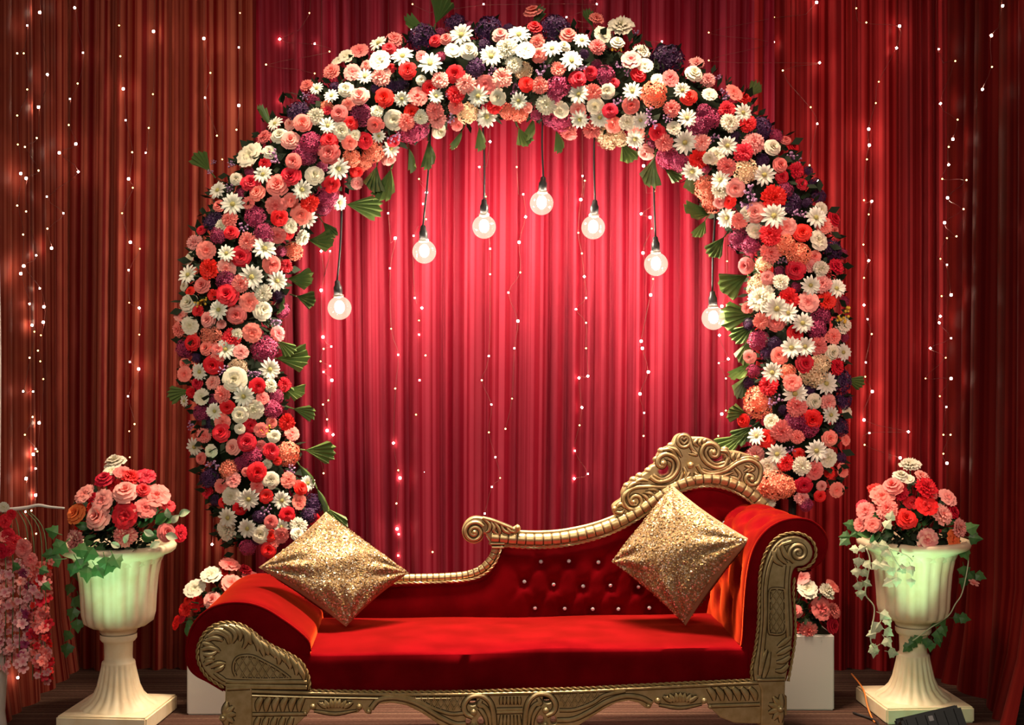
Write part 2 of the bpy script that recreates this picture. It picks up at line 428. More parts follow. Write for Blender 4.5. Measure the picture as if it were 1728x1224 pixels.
def poppy_mesh(seed):
    R = random.Random(seed); mb = MB()
    for (n, r0, r1, z0, z1, hw) in [(4, 0.02, 0.42, 0.1, 0.34, .95), (3, 0.05, 0.75, 0.0, 0.34, 1.15), (5, 0.05, 1.0, -0.1, 0.22, .9)]:
        o = R.uniform(0, 6)
        for i in range(n):
            petal_patch(mb, o+2*PI*i/n+R.uniform(-.1, .1), hw, r0, r1*R.uniform(.9, 1.06), z0, z1*R.uniform(.8, 1.2), 0.18, 6, 3, 0.08, R)
    return mb.mesh('begonia')
def daisy_mesh(seed):
    R = random.Random(seed); mb = MB()
    for n, r1, z1, off in [(13, 1.0, 0.04, 0), (12, 0.86, 0.14, .5)]:
        for i in range(n):
            th = 2*PI*(i+off)/n+R.uniform(-.06, .06); L_ = r1*R.uniform(.9, 1.05); zt = z1+R.uniform(-.1, .1)
            c, s_ = math.cos(th), math.sin(th); vs = []
            for (r, wd, z) in [(0.1, 0.05, 0.0), (0.45, 0.125, 0.1), (0.8, 0.125, 0.1), (1.0, 0.035, 0.02)]:
                for k in (-1, 0, 1):
                    vs.append((c*r*L_-s_*wd*k, s_*r*L_+c*wd*k, z+zt*r-(0.03 if k == 0 else 0)))
            mb.add(vs, [(j*3+k, j*3+k+1, j*3+k+4, j*3+k+3) for j in range(3) for k in range(2)])
    return mb.mesh('daisy')
def core_mesh():
    mb = MB(); mb.ball((0, 0, 0.12), (0.2, 0.2, 0.12), 10, 6)
    for i in range(14):
        a = i*2.4; r = 0.05+0.012*i; mb.ball((r*math.cos(a), r*math.sin(a), 0.20), 0.03, 5, 4)
    return mb.mesh('flower_centre')
def hydrangea_mesh(seed, n=70):
    R = random.Random(seed); mb = MB()
    mb.ball((0, 0, 0.0), (0.6, 0.6, 0.42), 8, 5)
    for i in range(n):
        z = 1-1.25*(i+0.5)/n; r = math.sqrt(max(0, 1-z*z)); a = i*2.39996
        d = Vector((r*math.cos(a), r*math.sin(a), z)).normalized()
        c = Vector((d.x*0.88, d.y*0.88, d.z*0.7))*R.uniform(.82, 1.1)
        d = (d+Vector((R.uniform(-.4,.4),R.uniform(-.4,.4),R.uniform(-.2,.4)))).normalized()
        u = d.orthogonal().normalized(); u.rotate(Matrix.Rotation(R.uniform(0, 6), 3, d)); v = d.cross(u); s = R.uniform(.20, .28)
        vs = [c+d*0.02]
        for k in range(4):
            t = k*PI/2
            for dt, rr, h in ((-0.5, .75, .05), (0, 1.05, .0), (0.5, .75, .05)):
                vs.append(c+(u*math.cos(t+dt)+v*math.sin(t+dt))*s*rr+d*(h+R.uniform(-.02, .04)))
        mb.add(vs, [(0, 1+3*k, 2+3*k, 3+3*k) for k in range(4)])
    return mb.mesh('hydrangea', smooth=False)
def sprig_mesh(seed, n=13):
    R = random.Random(seed); mb = MB()
    for i in range(n):
        a = R.uniform(0, 6.28); r = R.uniform(.1, .95); p = Vector((r*math.cos(a), r*math.sin(a), R.uniform(.1, .6)))
        mb.sweep([(0, 0, -0.2), p*0.6, p], 0.02, 3)
        mb.ball(p, R.uniform(.13, .2), 6, 4)
    return mb.mesh('sprig')
def fan_leaf_mesh(seed):
    """pleated fan leaf: base at the origin, opening along +X"""
    R = random.Random(seed); mb = MB(); n = 10; vs = []; 
    for j in range(4):
        v = j/3
        for i in range(n+1):
            u = -1+2*i/n; a = u*0.5; r = v*(1.0-0.16*u*u+(0.07 if i % 2 else 0)*v+R.uniform(-.05, .05)*v)
            vs.append((r*math.cos(a), r*math.sin(a), (0.10 if i % 2 else -0.05)*v+0.12*v*v+0.16*u*v*v))
    fs = [(j*(n+1)+i, j*(n+1)+i+1, (j+1)*(n+1)+i+1, (j+1)*(n+1)+i) for j in range(3) for i in range(n)]
    mb.add(vs, fs); mb.sweep([(-0.35, 0, -0.05), (0, 0, 0)], 0.03, 5)
    return mb.mesh('fan_leaf', smooth=False)
def ivy_mesh():
    mb = MB(); o = [(0, 0), (0.25, -0.52), (0.42, -0.42), (0.62, -0.40), (0.66, -0.24), (1.05, 0), (0.66, 0.24), (0.62, 0.40), (0.42, 0.42), (0.25, 0.52)]
    vs = [(0.42, 0, 0.05)]+[(x, y, -0.10*abs(y)*2-0.12*max(0, x-.5)) for x, y in o]
    mb.add(vs, [(0, 1+i, 1+(i+1) % len(o)) for i in range(len(o))]); mb.sweep([(-0.3, 0, -0.02), (0, 0, 0), (0.42, 0, 0.03)], [0.025, .025, .012], 4)
    return mb.mesh('ivy_leaf', smooth=False)
def oval_leaf_mesh():
    mb = MB(); vs = []
    for j in range(6):
        v = j/5; wd = 0.34*math.sin(PI*min(1, v*0.95+0.03))**0.8
        for k in (-1, -.5, 0, .5, 1): vs.append((v, k*wd, 0.08*abs(k)+0.16*math.sin(v*PI)-0.1*v))
    mb.add(vs, [(j*5+k, j*5+k+1, j*5+k+6, j*5+k+5) for j in range(5) for k in range(4)])
    return mb.mesh('leaf')
def blossom_mesh(seed):
    R = random.Random(seed); mb = MB()
    for i in range(5): petal_patch(mb, 2*PI*i/5, 0.62, 0.05, 1.0, 0.0, 0.28, 0.15, 4, 3, 0.03, R, tip=0.2)
    mb.ball((0, 0, 0.08), 0.13, 6, 4)
    return mb.mesh('blossom')

SLOT = mat('petal_slot', (0.5, 0.5, 0.5))
FM = {'rose': [rose_mesh(i) for i in range(4)], 'carnation': [carnation_mesh(i) for i in range(4)], 'begonia': [poppy_mesh(i) for i in range(4)],
      'daisy': [daisy_mesh(i) for i in range(3)], 'flower_centre': [core_mesh()], 'hydrangea': [hydrangea_mesh(i) for i in range(3)],
      'sprig': [sprig_mesh(i) for i in range(3)], 'fan_leaf': [fan_leaf_mesh(i) for i in range(2)], 'ivy_leaf': [ivy_mesh()], 'leaf': [oval_leaf_mesh()],
      'blossom': [blossom_mesh(i) for i in range(2)]}
for l_ in FM.values():
    for me in l_: me.materials.append(SLOT)

COLN = {'W': 'white', 'C': 'cream', 'P': 'coral pink', 'p': 'soft pink', 'R': 'red', 'H': 'magenta', 'K': 'dark purple', 'O': 'coral', 'Y': 'peach', 'L': 'lilac', 'y': 'yellow', 'o': 'orange', 'B': 'pink'}

def frame(n, spin):
    n = n.normalized(); q = n.to_track_quat('Z', 'Y').to_matrix(); return q @ Matrix.Rotation(spin, 3, 'Z')
def put(parent, kind, key, pos, nrm, r, spin=None, label=True, xdir=None):
    """one flower or leaf as a child of parent (world position pos)"""
    me = rnd.choice(FM[kind]); o = bpy.data.objects.new(kind, me); COL.objects.link(o); o.parent = parent
    o.material_slots[0].link = 'OBJECT'; o.material_slots[0].material = M[key]
    if xdir is not None:
        x = xdir.normalized(); z = (nrm-x*nrm.dot(x)).normalized(); y = z.cross(x)
        m3 = Matrix((x, y, z)).transposed()
    else: m3 = frame(nrm, rnd.uniform(0, 6.28) if spin is None else spin)
    o.matrix_local = Matrix.Translation(Vector(pos)-parent.location) @ (m3.to_4x4() @ Matrix.Scale(r, 4))
    if key in COLN and label: o['label'] = COLN[key]+' '+kind
    if kind == 'daisy':
        c = bpy.data.objects.new('flower_centre', FM['flower_centre'][0]); COL.objects.link(c); c.parent = o
        c.material_slots[0].link = 'OBJECT'; c.material_slots[0].material = M['daisy_core']
    return o
# ------------------------------------------------------------------ flower arch
YA = 4.95
CL = [(462, 925), (440, 860), (420, 780), (402, 690), (390, 600), (388, 530), (400, 455), (432, 372), (488, 290), (560, 218), (640, 168), (740, 132), (868, 118), (990, 132), (1095, 165), (1188, 215), (1258, 283), (1312, 365), (1338, 455), (1345, 550), (1345, 650), (1342, 750), (1336, 885)]
CLV = [Vector((x, y, 0)) for x, y in CL]
CLS = crom(CLV, 6)
RT = 0.21
arch = empty('flower_arch', P(868, 900, YA)*1.0, 'big round arch covered in coral, red, white and purple flowers', 'flower arch')
arch.location = (P(868, 600, YA).x, YA, 0.0)
def near(px, py):
    q = Vector((px, py, 0)); best = None
    for i in range(len(CLS)-1):
        a, b = CLS[i], CLS[i+1]; ab = b-a; t = max(0, min(1, (q-a).dot(ab)/ab.length_squared)); c = a+ab*t
        d = (q-c).length
        if best is None or d < best[0]: best = (d, c, ab.normalized())
    return best
def arch_point(px, py, push=0.0):
    """point of the flower tube that the photo shows at (px, py), and the outward normal there"""
    d, c, t = near(px, py)
    dm = d/F*YA; k = min(dm/RT, 0.985)
    out = Vector((px-c.x, 0, -(py-c.y)))
    out = out.normalized() if out.length > 1e-6 else Vector((0, 0, 0))
    Y = YA-RT*math.sqrt(1-k*k)-push
    return P(px, py, Y), (out*k+Vector((0, -1, 0))*math.sqrt(1-k*k))

# frame: bent steel tube with its legs and feet, and the foam core
pts = [P(p.x, p.y, YA) for p in CLS]
mbf = MB(); mbf.sweep([Vector((pts[0].x, YA, 0.012))]+pts+[Vector((pts[-1].x, YA, 0.012))], 0.016, 8)
mbf.build('frame', M['metal_dark'], arch, off=arch.location)
for e in (pts[0], pts[-1]):
    mb = MB(); mb.box(e.x-.12, e.x+.12, YA-.18, YA+.18, 0.0, 0.012); mb.build('foot_plate', M['metal_dark'], arch, smooth=False, off=arch.location)
mbf = MB(); ft = pts[2:-2]; mbf.sweep(ft, 0.125, 10)
fm_ = mbf.mesh('floral_foam', off=arch.location); link('floral_foam', fm_, arch, M['foam'])
# small dark leaves that fill the gaps: nobody could count them
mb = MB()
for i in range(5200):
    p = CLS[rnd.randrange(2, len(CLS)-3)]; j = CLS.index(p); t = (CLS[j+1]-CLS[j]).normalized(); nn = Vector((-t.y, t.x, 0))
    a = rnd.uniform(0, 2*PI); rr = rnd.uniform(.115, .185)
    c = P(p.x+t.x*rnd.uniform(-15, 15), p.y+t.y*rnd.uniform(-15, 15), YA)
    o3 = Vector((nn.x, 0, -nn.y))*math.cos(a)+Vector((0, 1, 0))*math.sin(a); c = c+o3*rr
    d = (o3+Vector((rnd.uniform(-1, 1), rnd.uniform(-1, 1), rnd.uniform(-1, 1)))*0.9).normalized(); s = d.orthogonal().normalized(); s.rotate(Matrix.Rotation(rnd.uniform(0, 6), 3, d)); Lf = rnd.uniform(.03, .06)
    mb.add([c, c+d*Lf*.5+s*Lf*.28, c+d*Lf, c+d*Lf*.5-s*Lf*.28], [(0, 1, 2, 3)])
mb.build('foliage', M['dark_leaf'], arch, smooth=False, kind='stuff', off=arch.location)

# flowers read off the photo: tile origin, tile scale, then type x y r in tile units
TILES = [
(280, 0, 3.222, """W 1160 245 50;P 1240 220 45;R 1215 265 35;P 1055 280 45;C 985 310 40;C 940 335 35;C 1165 335 55;W 1290 315 60;W 1440 355 62;K 1385 195 75;C 1560 280 45;P 1525 215 35;R 1465 225 35;
P 905 395 45;P 1015 400 48;W 1085 425 40;P 1170 420 52;R 1315 385 48;P 1390 310 30;P 1490 440 45;C 1390 440 28;R 1435 480 42;R 1575 405 50;
W 825 490 38;L 755 525 30;C 980 490 42;P 1055 525 50;R 1190 535 52;W 1285 545 42;P 1370 530 50;W 1470 530 40;P 1460 600 45;R 1340 610 42;C 1150 610 35;L 1550 520 30;P 1575 580 40;
W 905 530 40;O 870 580 35;K 715 600 60;C 820 635 45;P 945 620 45;H 1060 620 60;C 1240 655 55;P 1305 665 45;C 1385 640 38;P 1475 650 45;L 1550 640 30;R 880 605 25;
P 745 672 48;R 1005 675 42;P 1140 680 45;C 1485 715 42;H 1340 725 65;L 1235 745 38;R 1240 770 35;H 1385 705 45;
W 600 680 45;P 540 750 40;C 620 740 45;P 680 765 52;H 790 770 60;W 885 690 45;C 955 715 55;C 1025 740 35;R 1080 765 45;W 1160 745 35;
R 890 765 48;P 890 830 60;P 1000 775 42;H 740 840 55;C 460 850 75;C 565 830 38;L 600 855 42;R 540 890 35;P 695 880 45;H 775 850 45;O 1010 860 48;O 1130 830 60;W 1225 810 52;P 1215 865 40;O 1080 890 45;
L 260 890 20;L 245 940 20;L 360 905 30;W 535 955 50;R 465 1000 52;C 385 975 35;P 500 1050 45;P 610 1010 60;R 680 960 55;C 810 955 50;W 940 920 60;R 1040 930 42;P 1040 995 35;R 905 1005 45;
W 290 1040 48;W 370 1115 60;P 600 1120 55;P 680 1090 40;W 745 1035 52;R 780 1105 48;H 880 1070 55;H 860 1130 45;W 945 1105 45;H 480 1175 55;K 265 1190 45;P 350 1195 45;R 620 1185 48;P 735 1165 55;W 770 1190 55"""),
(700, 0, 3.222, """W 255 200 62;W 85 355 62;K 400 150 75;P 640 70 50;K 770 140 80;P 985 105 40;C 1120 150 65;C 1020 195 45;P 835 195 48;P 465 195 45;W 565 200 60;R 650 150 40;C 205 290 42;C 295 280 48;W 415 315 58;C 500 270 55;C 600 280 50;P 675 305 42;W 745 275 52;W 905 230 45;C 810 255 35;P 990 260 42;C 1100 235 40;y 1095 268 30;W 850 340 58;L 1185 195 35;
C 1230 290 45;P 1175 330 52;K 1370 300 90;R 1215 410 45;C 540 355 45;Y 590 385 48;L 700 390 45;P 780 380 40;K 330 360 50;L 895 370 35;H 1035 405 50;C 1250 360 40;K 230 120 60;K 60 190 50;
P 130 440 48;R 230 410 55;P 275 460 52;P 385 465 52;P 475 425 52;R 80 480 48;R 605 460 42;P 680 470 45;H 780 470 60;R 885 435 48;P 1385 430 45;C 1320 440 35;C 1515 405 50;P 1530 350 40;P 1590 440 40;
P 25 530 45;W 120 530 45;R 220 515 48;W 345 530 55;C 450 530 45;W 565 555 45;y 565 545 28;W 890 520 55;P 970 505 45;C 1045 500 42;W 1180 505 50;O 1300 510 70;W 1450 500 45;R 1487 530 45;H 760 520 40;
P 105 595 48;P 225 590 42;Y 290 620 55;W 390 640 58;R 430 580 40;O 500 610 45;O 570 620 50;P 610 590 30;C 715 570 50;C 795 600 45;P 885 600 42;C 980 580 48;R 1060 605 42;P 1175 575 48;P 1395 595 42;L 1275 610 30;H 1570 600 40;
P 120 655 45;L 190 640 35;P 230 680 35;H 790 655 60;H 735 650 45;W 895 655 48;W 1005 645 52;P 1080 680 45;C 1155 665 42;W 1225 660 45;L 1290 665 35;L 1375 640 30;C 1405 700 35;W 1475 650 50;H 1540 680 60;
C 130 718 42;H 20 725 45;P 835 720 45;P 960 705 45;Y 1050 750 70;Y 1110 760 45;W 1195 760 50;P 1205 720 45;R 1320 725 45;P 1355 775 45;W 1465 780 62;P 1560 775 45;P 1255 830 45;H 1370 860 60;H 1430 885 50;R 1540 865 48;C 1600 860 35;W 1505 935 55"""),
(1100, 60, 3.06, """C 215 200 48;P 310 240 50;P 418 300 45;L 375 315 35;C 295 310 38;H 305 420 55;R 385 385 42;C 400 455 48;W 465 405 45;R 490 460 45;K 570 470 60;P 525 560 55;R 470 610 48;W 385 575 50;C 330 625 45;P 385 680 45;Y 485 700 60;W 575 725 55;C 620 580 45;P 660 670 40;R 745 700 40;
W 350 750 50;C 355 800 45;P 430 790 48;O 270 790 60;O 300 860 55;R 400 860 35;P 350 860 35;L 510 815 45;R 625 840 60;H 690 800 40;L 500 870 40;K 720 860 55;
W 385 945 52;P 450 955 40;P 530 915 55;W 625 935 62;C 490 920 40;P 690 990 50;L 760 930 35;W 840 945 55;C 870 900 35;R 935 950 40;P 885 985 40;
C 530 1010 42;R 610 1030 55;H 450 1060 55;H 510 1080 50;R 775 1020 48;C 855 1060 50;O 680 1080 55;O 760 1130 60;P 610 1120 52;K 940 1100 55;H 985 1125 30;P 485 1190 45;Y 575 1180 45;R 740 1210 50;C 870 1205 40;R 950 1195 42;R 590 1210 35"""),
(280, 340, 3.6, """P 670 45 60;R 850 25 55;H 960 40 60;W 410 30 62;P 325 30 40;H 540 100 70;R 690 100 52;P 400 100 42;C 345 155 42;K 275 125 50;H 310 200 50;R 400 190 45;L 465 160 45;P 500 245 55;H 600 190 60;P 680 205 48;R 745 195 40;C 755 150 45;W 850 120 75;C 830 220 45;O 780 300 55;W 605 290 70;
P 180 255 48;P 250 300 55;W 375 320 50;R 460 335 62;R 265 410 60;P 370 410 55;P 645 385 58;R 730 395 40;W 145 450 60;P 225 510 50;H 360 480 60;W 525 460 72;W 680 485 62;P 460 500 50;R 375 570 68;C 115 520 30;R 150 545 30;
C 145 620 60;y 215 610 40;R 200 665 35;W 330 660 60;P 505 610 55;C 590 560 50;C 590 665 60;H 710 660 50;P 430 690 60;P 260 720 50;C 150 755 50;P 85 780 45;R 165 860 48;O 265 815 65;R 400 830 55;P 525 800 55;C 435 805 32;P 680 805 48;H 600 900 80;P 250 890 45;W 370 900 62;P 460 915 42;P 320 900 40;
H 110 900 55;R 290 995 60;P 320 940 40;L 355 1030 40;Y 440 1010 55;W 635 1020 65;C 420 1080 75;L 535 1045 40;W 215 1035 52;P 120 1050 45;P 290 1100 45;R 195 1105 38;R 560 1120 50;C 635 1120 40"""),
(280, 640, 3.825, """C 235 115 52;P 370 100 52;W 510 110 68;R 590 45 50;R 400 180 48;P 625 125 40;H 720 110 45;W 325 205 55;C 480 230 52;C 570 195 60;H 690 195 60;H 230 215 55;P 370 275 48;L 170 300 35;R 780 275 52;W 130 140 40;
R 360 345 58;P 250 365 48;C 480 320 35;P 620 330 45;y 650 330 35;C 700 370 42;P 815 350 45;R 525 405 62;P 435 440 50;W 195 435 58;C 295 465 42;H 560 490 60;R 680 465 52;O 800 480 75;P 230 510 40;L 310 545 45;H 480 550 50;P 520 600 30;
O 400 590 60;R 590 600 65;C 680 650 55;P 440 650 45;K 270 640 60;P 360 690 45;P 590 690 42;P 790 650 48;R 870 700 48;W 920 670 50;L 800 590 40;C 425 755 55;R 375 795 35;W 540 770 70;R 650 755 45;W 755 780 60;P 860 790 48;K 960 800 65;R 480 830 45;
W 410 890 65;L 640 850 45;K 600 890 40;R 785 870 50;P 680 920 45;K 930 880 50;C 400 970 65;W 535 960 62;C 615 1000 60;W 750 950 50;C 855 950 55;P 745 1005 48;R 680 1010 40;R 965 905 40;C 850 1000 45;H 525 1090 50;R 665 1100 50;P 700 1060 30;K 590 1040 35"""),
(1140, 420, 2.66, """O 560 25 65;R 410 110 38;P 410 130 30;R 548 110 48;C 653 98 32;R 713 95 35;Y 370 170 55;C 385 225 60;C 470 150 35;P 590 240 45;R 505 225 45;W 600 165 42;P 655 160 40;W 715 180 42;R 675 235 42;H 645 300 50;
W 450 270 55;W 500 290 45;P 385 325 35;P 450 330 42;W 565 335 45;R 535 380 38;H 635 360 45;y 745 300 42;C 745 340 40;P 705 395 35;H 370 410 45;P 330 485 30;P 465 480 38;W 515 445 48;W 575 440 45;P 635 435 40;C 700 465 35;W 745 465 38;R 720 530 35;R 580 515 42;Y 650 510 45;
W 430 555 45;O 505 555 35;P 520 600 40;Y 620 560 60;W 670 605 48;K 745 590 50;R 415 615 42;W 530 650 52;O 365 685 70;L 450 690 35;P 540 705 45;C 620 685 35;P 680 690 38;R 610 765 45;W 690 745 40;H 540 780 50;H 600 800 50;C 765 735 28;K 760 680 40;
R 303 770 32;C 430 775 35;P 475 820 48;R 403 852 42;W 360 840 40;P 690 850 35;P 545 845 30;W 625 905 48;P 360 920 38;W 450 920 45;R 492 960 38;C 565 975 38;C 680 940 40;C 415 975 40;P 620 995 40;O 440 1060 65;O 490 1070 50;R 573 1060 38;P 565 1120 32;H 590 1150 30;O 380 1080 40;K 740 800 40"""),
]
placed = []
def arch_flower(t, px, py, rp, push=0.0):
    p, n = arch_point(px, py, push)
    n = (n*0.62+Vector((-(px-CX)/F*0.6, -0.55, 0.05))+Vector((rnd.uniform(-.28, .28), 0, rnd.uniform(-.28, .28)))).normalized()
    r = rp/F*p.y
    if t == 'W': put(arch, 'daisy', 'W', p-Vector((0, .022, 0)), n, r*1.10)
    elif t in 'HKOY': put(arch, 'hydrangea', t, p+n*(-0.3*r), n, r*1.10)
    elif t in 'Ly': put(arch, 'sprig', t, p, n, r*1.05)
    else:
        kind = rnd.choice({'R': ['rose', 'rose', 'carnation'], 'P': ['carnation', 'rose', 'begonia'], 'C': ['carnation', 'rose', 'begonia']}[t])
        key = t
        if t == 'P' and rnd.random() < 0.3: key = 'p'
        put(arch, kind, key, p-Vector((0, .008, 0)), n, r*1.10)
    placed.append((px, py, rp))
for ox, oy, sc, txt in TILES:
    for it in txt.replace('\n', '').split(';'):
        a = it.split(); px, py, rp = ox+float(a[1])/sc, oy+float(a[2])/sc, float(a[3])/sc
        if any((px-x)**2+(py-y)**2 < (0.28*(rp+r))**2 for x, y, r in placed): continue
        arch_flower(a[0], px, py, rp, rnd.uniform(-0.015, 0.02))
# smaller blooms in the gaps between them
fill = 0
for k in range(6000):
    c = CLS[rnd.randrange(4, len(CLS)-2)]; px = c.x+rnd.uniform(-92, 92); py = c.y+rnd.uniform(-92, 92)
    if near(px, py)[0] > 84 or py > 850: continue
    rp = rnd.uniform(8, 13)
    if min((math.hypot(px-x, py-y)-r*0.86) for x, y, r in placed) < rp*0.72: continue
    t = rnd.choices('PRHLKC', (4, 2, 3, 2, 4, 1))[0]
    arch_flower(t, px, py, rp, -0.03); fill += 1
    if fill > 110: break

# fan leaves along the inner edge: px, py of the base, direction in the picture, length in px
for px, py, dx, dy, ln in [(690, 250, .3, 1, 40), (723, 238, .1, 1, 44), (636, 280, -.2, 1, 48), (660, 285, -.25, 1, 62), (585, 345, 1, .12, 52), (808, 214, .2, 1, 40), (780, 220, -.4, 1, 36), (875, 215, .4, 1, 36), (938, 220, .3, 1, 42), (900, 200, -.2, 1, 40),
    (1050, 240, .4, 1, 46), (1105, 265, -.3, 1, 46), (1162, 290, .1, 1, 46), (1122, 285, 1, .7, 30), (1204, 358, -1, .05, 50), (1190, 372, -.5, 1, 40), (1222, 400, -.6, .8, 40), (520, 405, 1, .1, 46), (485, 470, 1, .1, 42), (500, 500, 1, .3, 36), (472, 490, .2, 1, 46), (470, 575, .6, .6, 34), (466, 605, 1, .05, 54), (470, 640, .5, .9, 36), (545, 375, .5, .6, 30),
    (1262, 465, -.8, .4, 56), (1275, 530, -1, .05, 58), (1272, 548, -.8, .6, 46), (1265, 572, -.3, .9, 40), (1268, 610, -.6, .6, 44), (1264, 632, -.6, .9, 40), (1262, 700, -1, -.2, 44), (1255, 735, -.8, .5, 58), (1270, 720, -.9, .7, 46), (515, 760, .9, .1, 44), (505, 785, .6, .8, 40), (535, 825, .5, .9, 42), (552, 858, .6, .8, 40), (495, 690, .8, .2, 40), (480, 655, .8, .3, 34),
    (355, 290, -.6, -.8, 40), (735, 40, .4, -1, 46), (722, 55, -1, -.5, 40), (900, 50, .3, -1, 40), (1000, 45, -.4, -1, 34), (460, 215, -.6, -.8, 36), (1260, 165, .8, -.8, 36), (320, 660, -1, .2, 36), (1428, 640, 1, .3, 34)]:
    d, c, t = near(px, py); p = P(px, py, YA-0.03+rnd.uniform(-.03, .03)); xd = Vector((dx, rnd.uniform(-.35, .1), -dy))
    put(arch, 'fan_leaf', 'leaf', p, Vector((rnd.uniform(-1.1, 1.1), -1, rnd.uniform(-.4, .9))), ln/F*YA*rnd.uniform(.85, 1.1), xdir=xd)

# ------------------------------------------------------------------ hanging bulbs
def bulb(px, py, sock, top, label):
    Y = YA-0.02; c = P(px, py, Y); k = Y/F; st = P(sock[0], sock[1], Y); tp = P(top[0], top[1], Y+0.02)
    root = empty('hanging_bulb', c, label, 'light bulb', 'bare bulbs hanging in the flower arch')
    r = 20.0*k; up = (st-c).normalized()
    ax = up.orthogonal().normalized(); ay = up.cross(ax)
    def ring(rr, h, n=20): return [c+up*h+(ax*math.cos(2*PI*i/n)+ay*math.sin(2*PI*i/n))*rr for i in range(n)]
    def lathe(prof, n=20):
        mb = MB(); vs = []
        for rr, h in prof: vs += ring(max(rr, 1e-4), h, n)
        mb.add(vs, [(j*n+i, j*n+(i+1) % n, (j+1)*n+(i+1) % n, (j+1)*n+i) for j in range(len(prof)-1) for i in range(n)]); return mb
    d = (st-c).length
    neck = d-27*k
    prof = [(r*math.sin(t), -r*math.cos(t)) for t in [PI*i/14*0.86 for i in range(15)]]
    prof += [(r*0.40, max(r*0.99, neck*0.97)), (r*0.40, neck+2*k)]
    lathe(prof).build('glass_bulb', M['glass'], root, off=c)
    mb = MB(); mb.ball(c+up*r*0.08, (r*0.40, r*0.40, r*0.52), 10, 8, (ax, ay, up)); mb.build('filament', M['bulb_core'], root, off=c)
    lathe([(r*0.40, neck-1*k), (r*0.44, neck), (r*0.44, neck+3*k)]).build('screw_cap', mat_cap, root, off=c, label='pale metal screw cap')
    lathe([(0, neck+2*k), (r*0.36, neck+2*k), (r*0.36, neck+16*k), (r*0.25, neck+20*k), (r*0.22, d-1*k), (r*0.10, d+1*k), (0, d+1*k)]).build('socket', M['black'], root, off=c)
    mb = MB(); mid = st.lerp(tp, 0.5)+Vector((0.004 if px < 864 else -0.004, 0, 0)); mb.sweep(crom([st, mid, tp], 6), 0.0042, 6); mb.build('cord', M['cord'], root, off=c)
mat_cap = mat('screw_cap_metal', (0.75, 0.68, 0.6), 0.3, 0.9)
BUL = [((573, 520), (569, 474), (577, 345), 'leftmost and second lowest hanging bulb, beside the left side of the arch'),
       ((716, 425), (714, 381), (727, 215), 'second hanging bulb from the left, lower than the third'),
       ((817, 383), (817, 337), (814, 195), 'third hanging bulb from the left, just left of the highest'),
       ((914, 343), (917, 299), (916, 190), 'highest hanging bulb at the top centre of the arch'),
       ((1001, 384), (1004, 338), (1004, 200), 'hanging bulb just right of the highest one, third from the right'),
       ((1107, 446), (1106, 400), (1104, 240), 'second hanging bulb from the right, above the rightmost'),
       ((1204, 537), (1202, 492), (1208, 350), 'rightmost and lowest hanging bulb, beside a bright fan leaf')]
for a in BUL: bulb(*a[0], a[1], a[2], a[3])

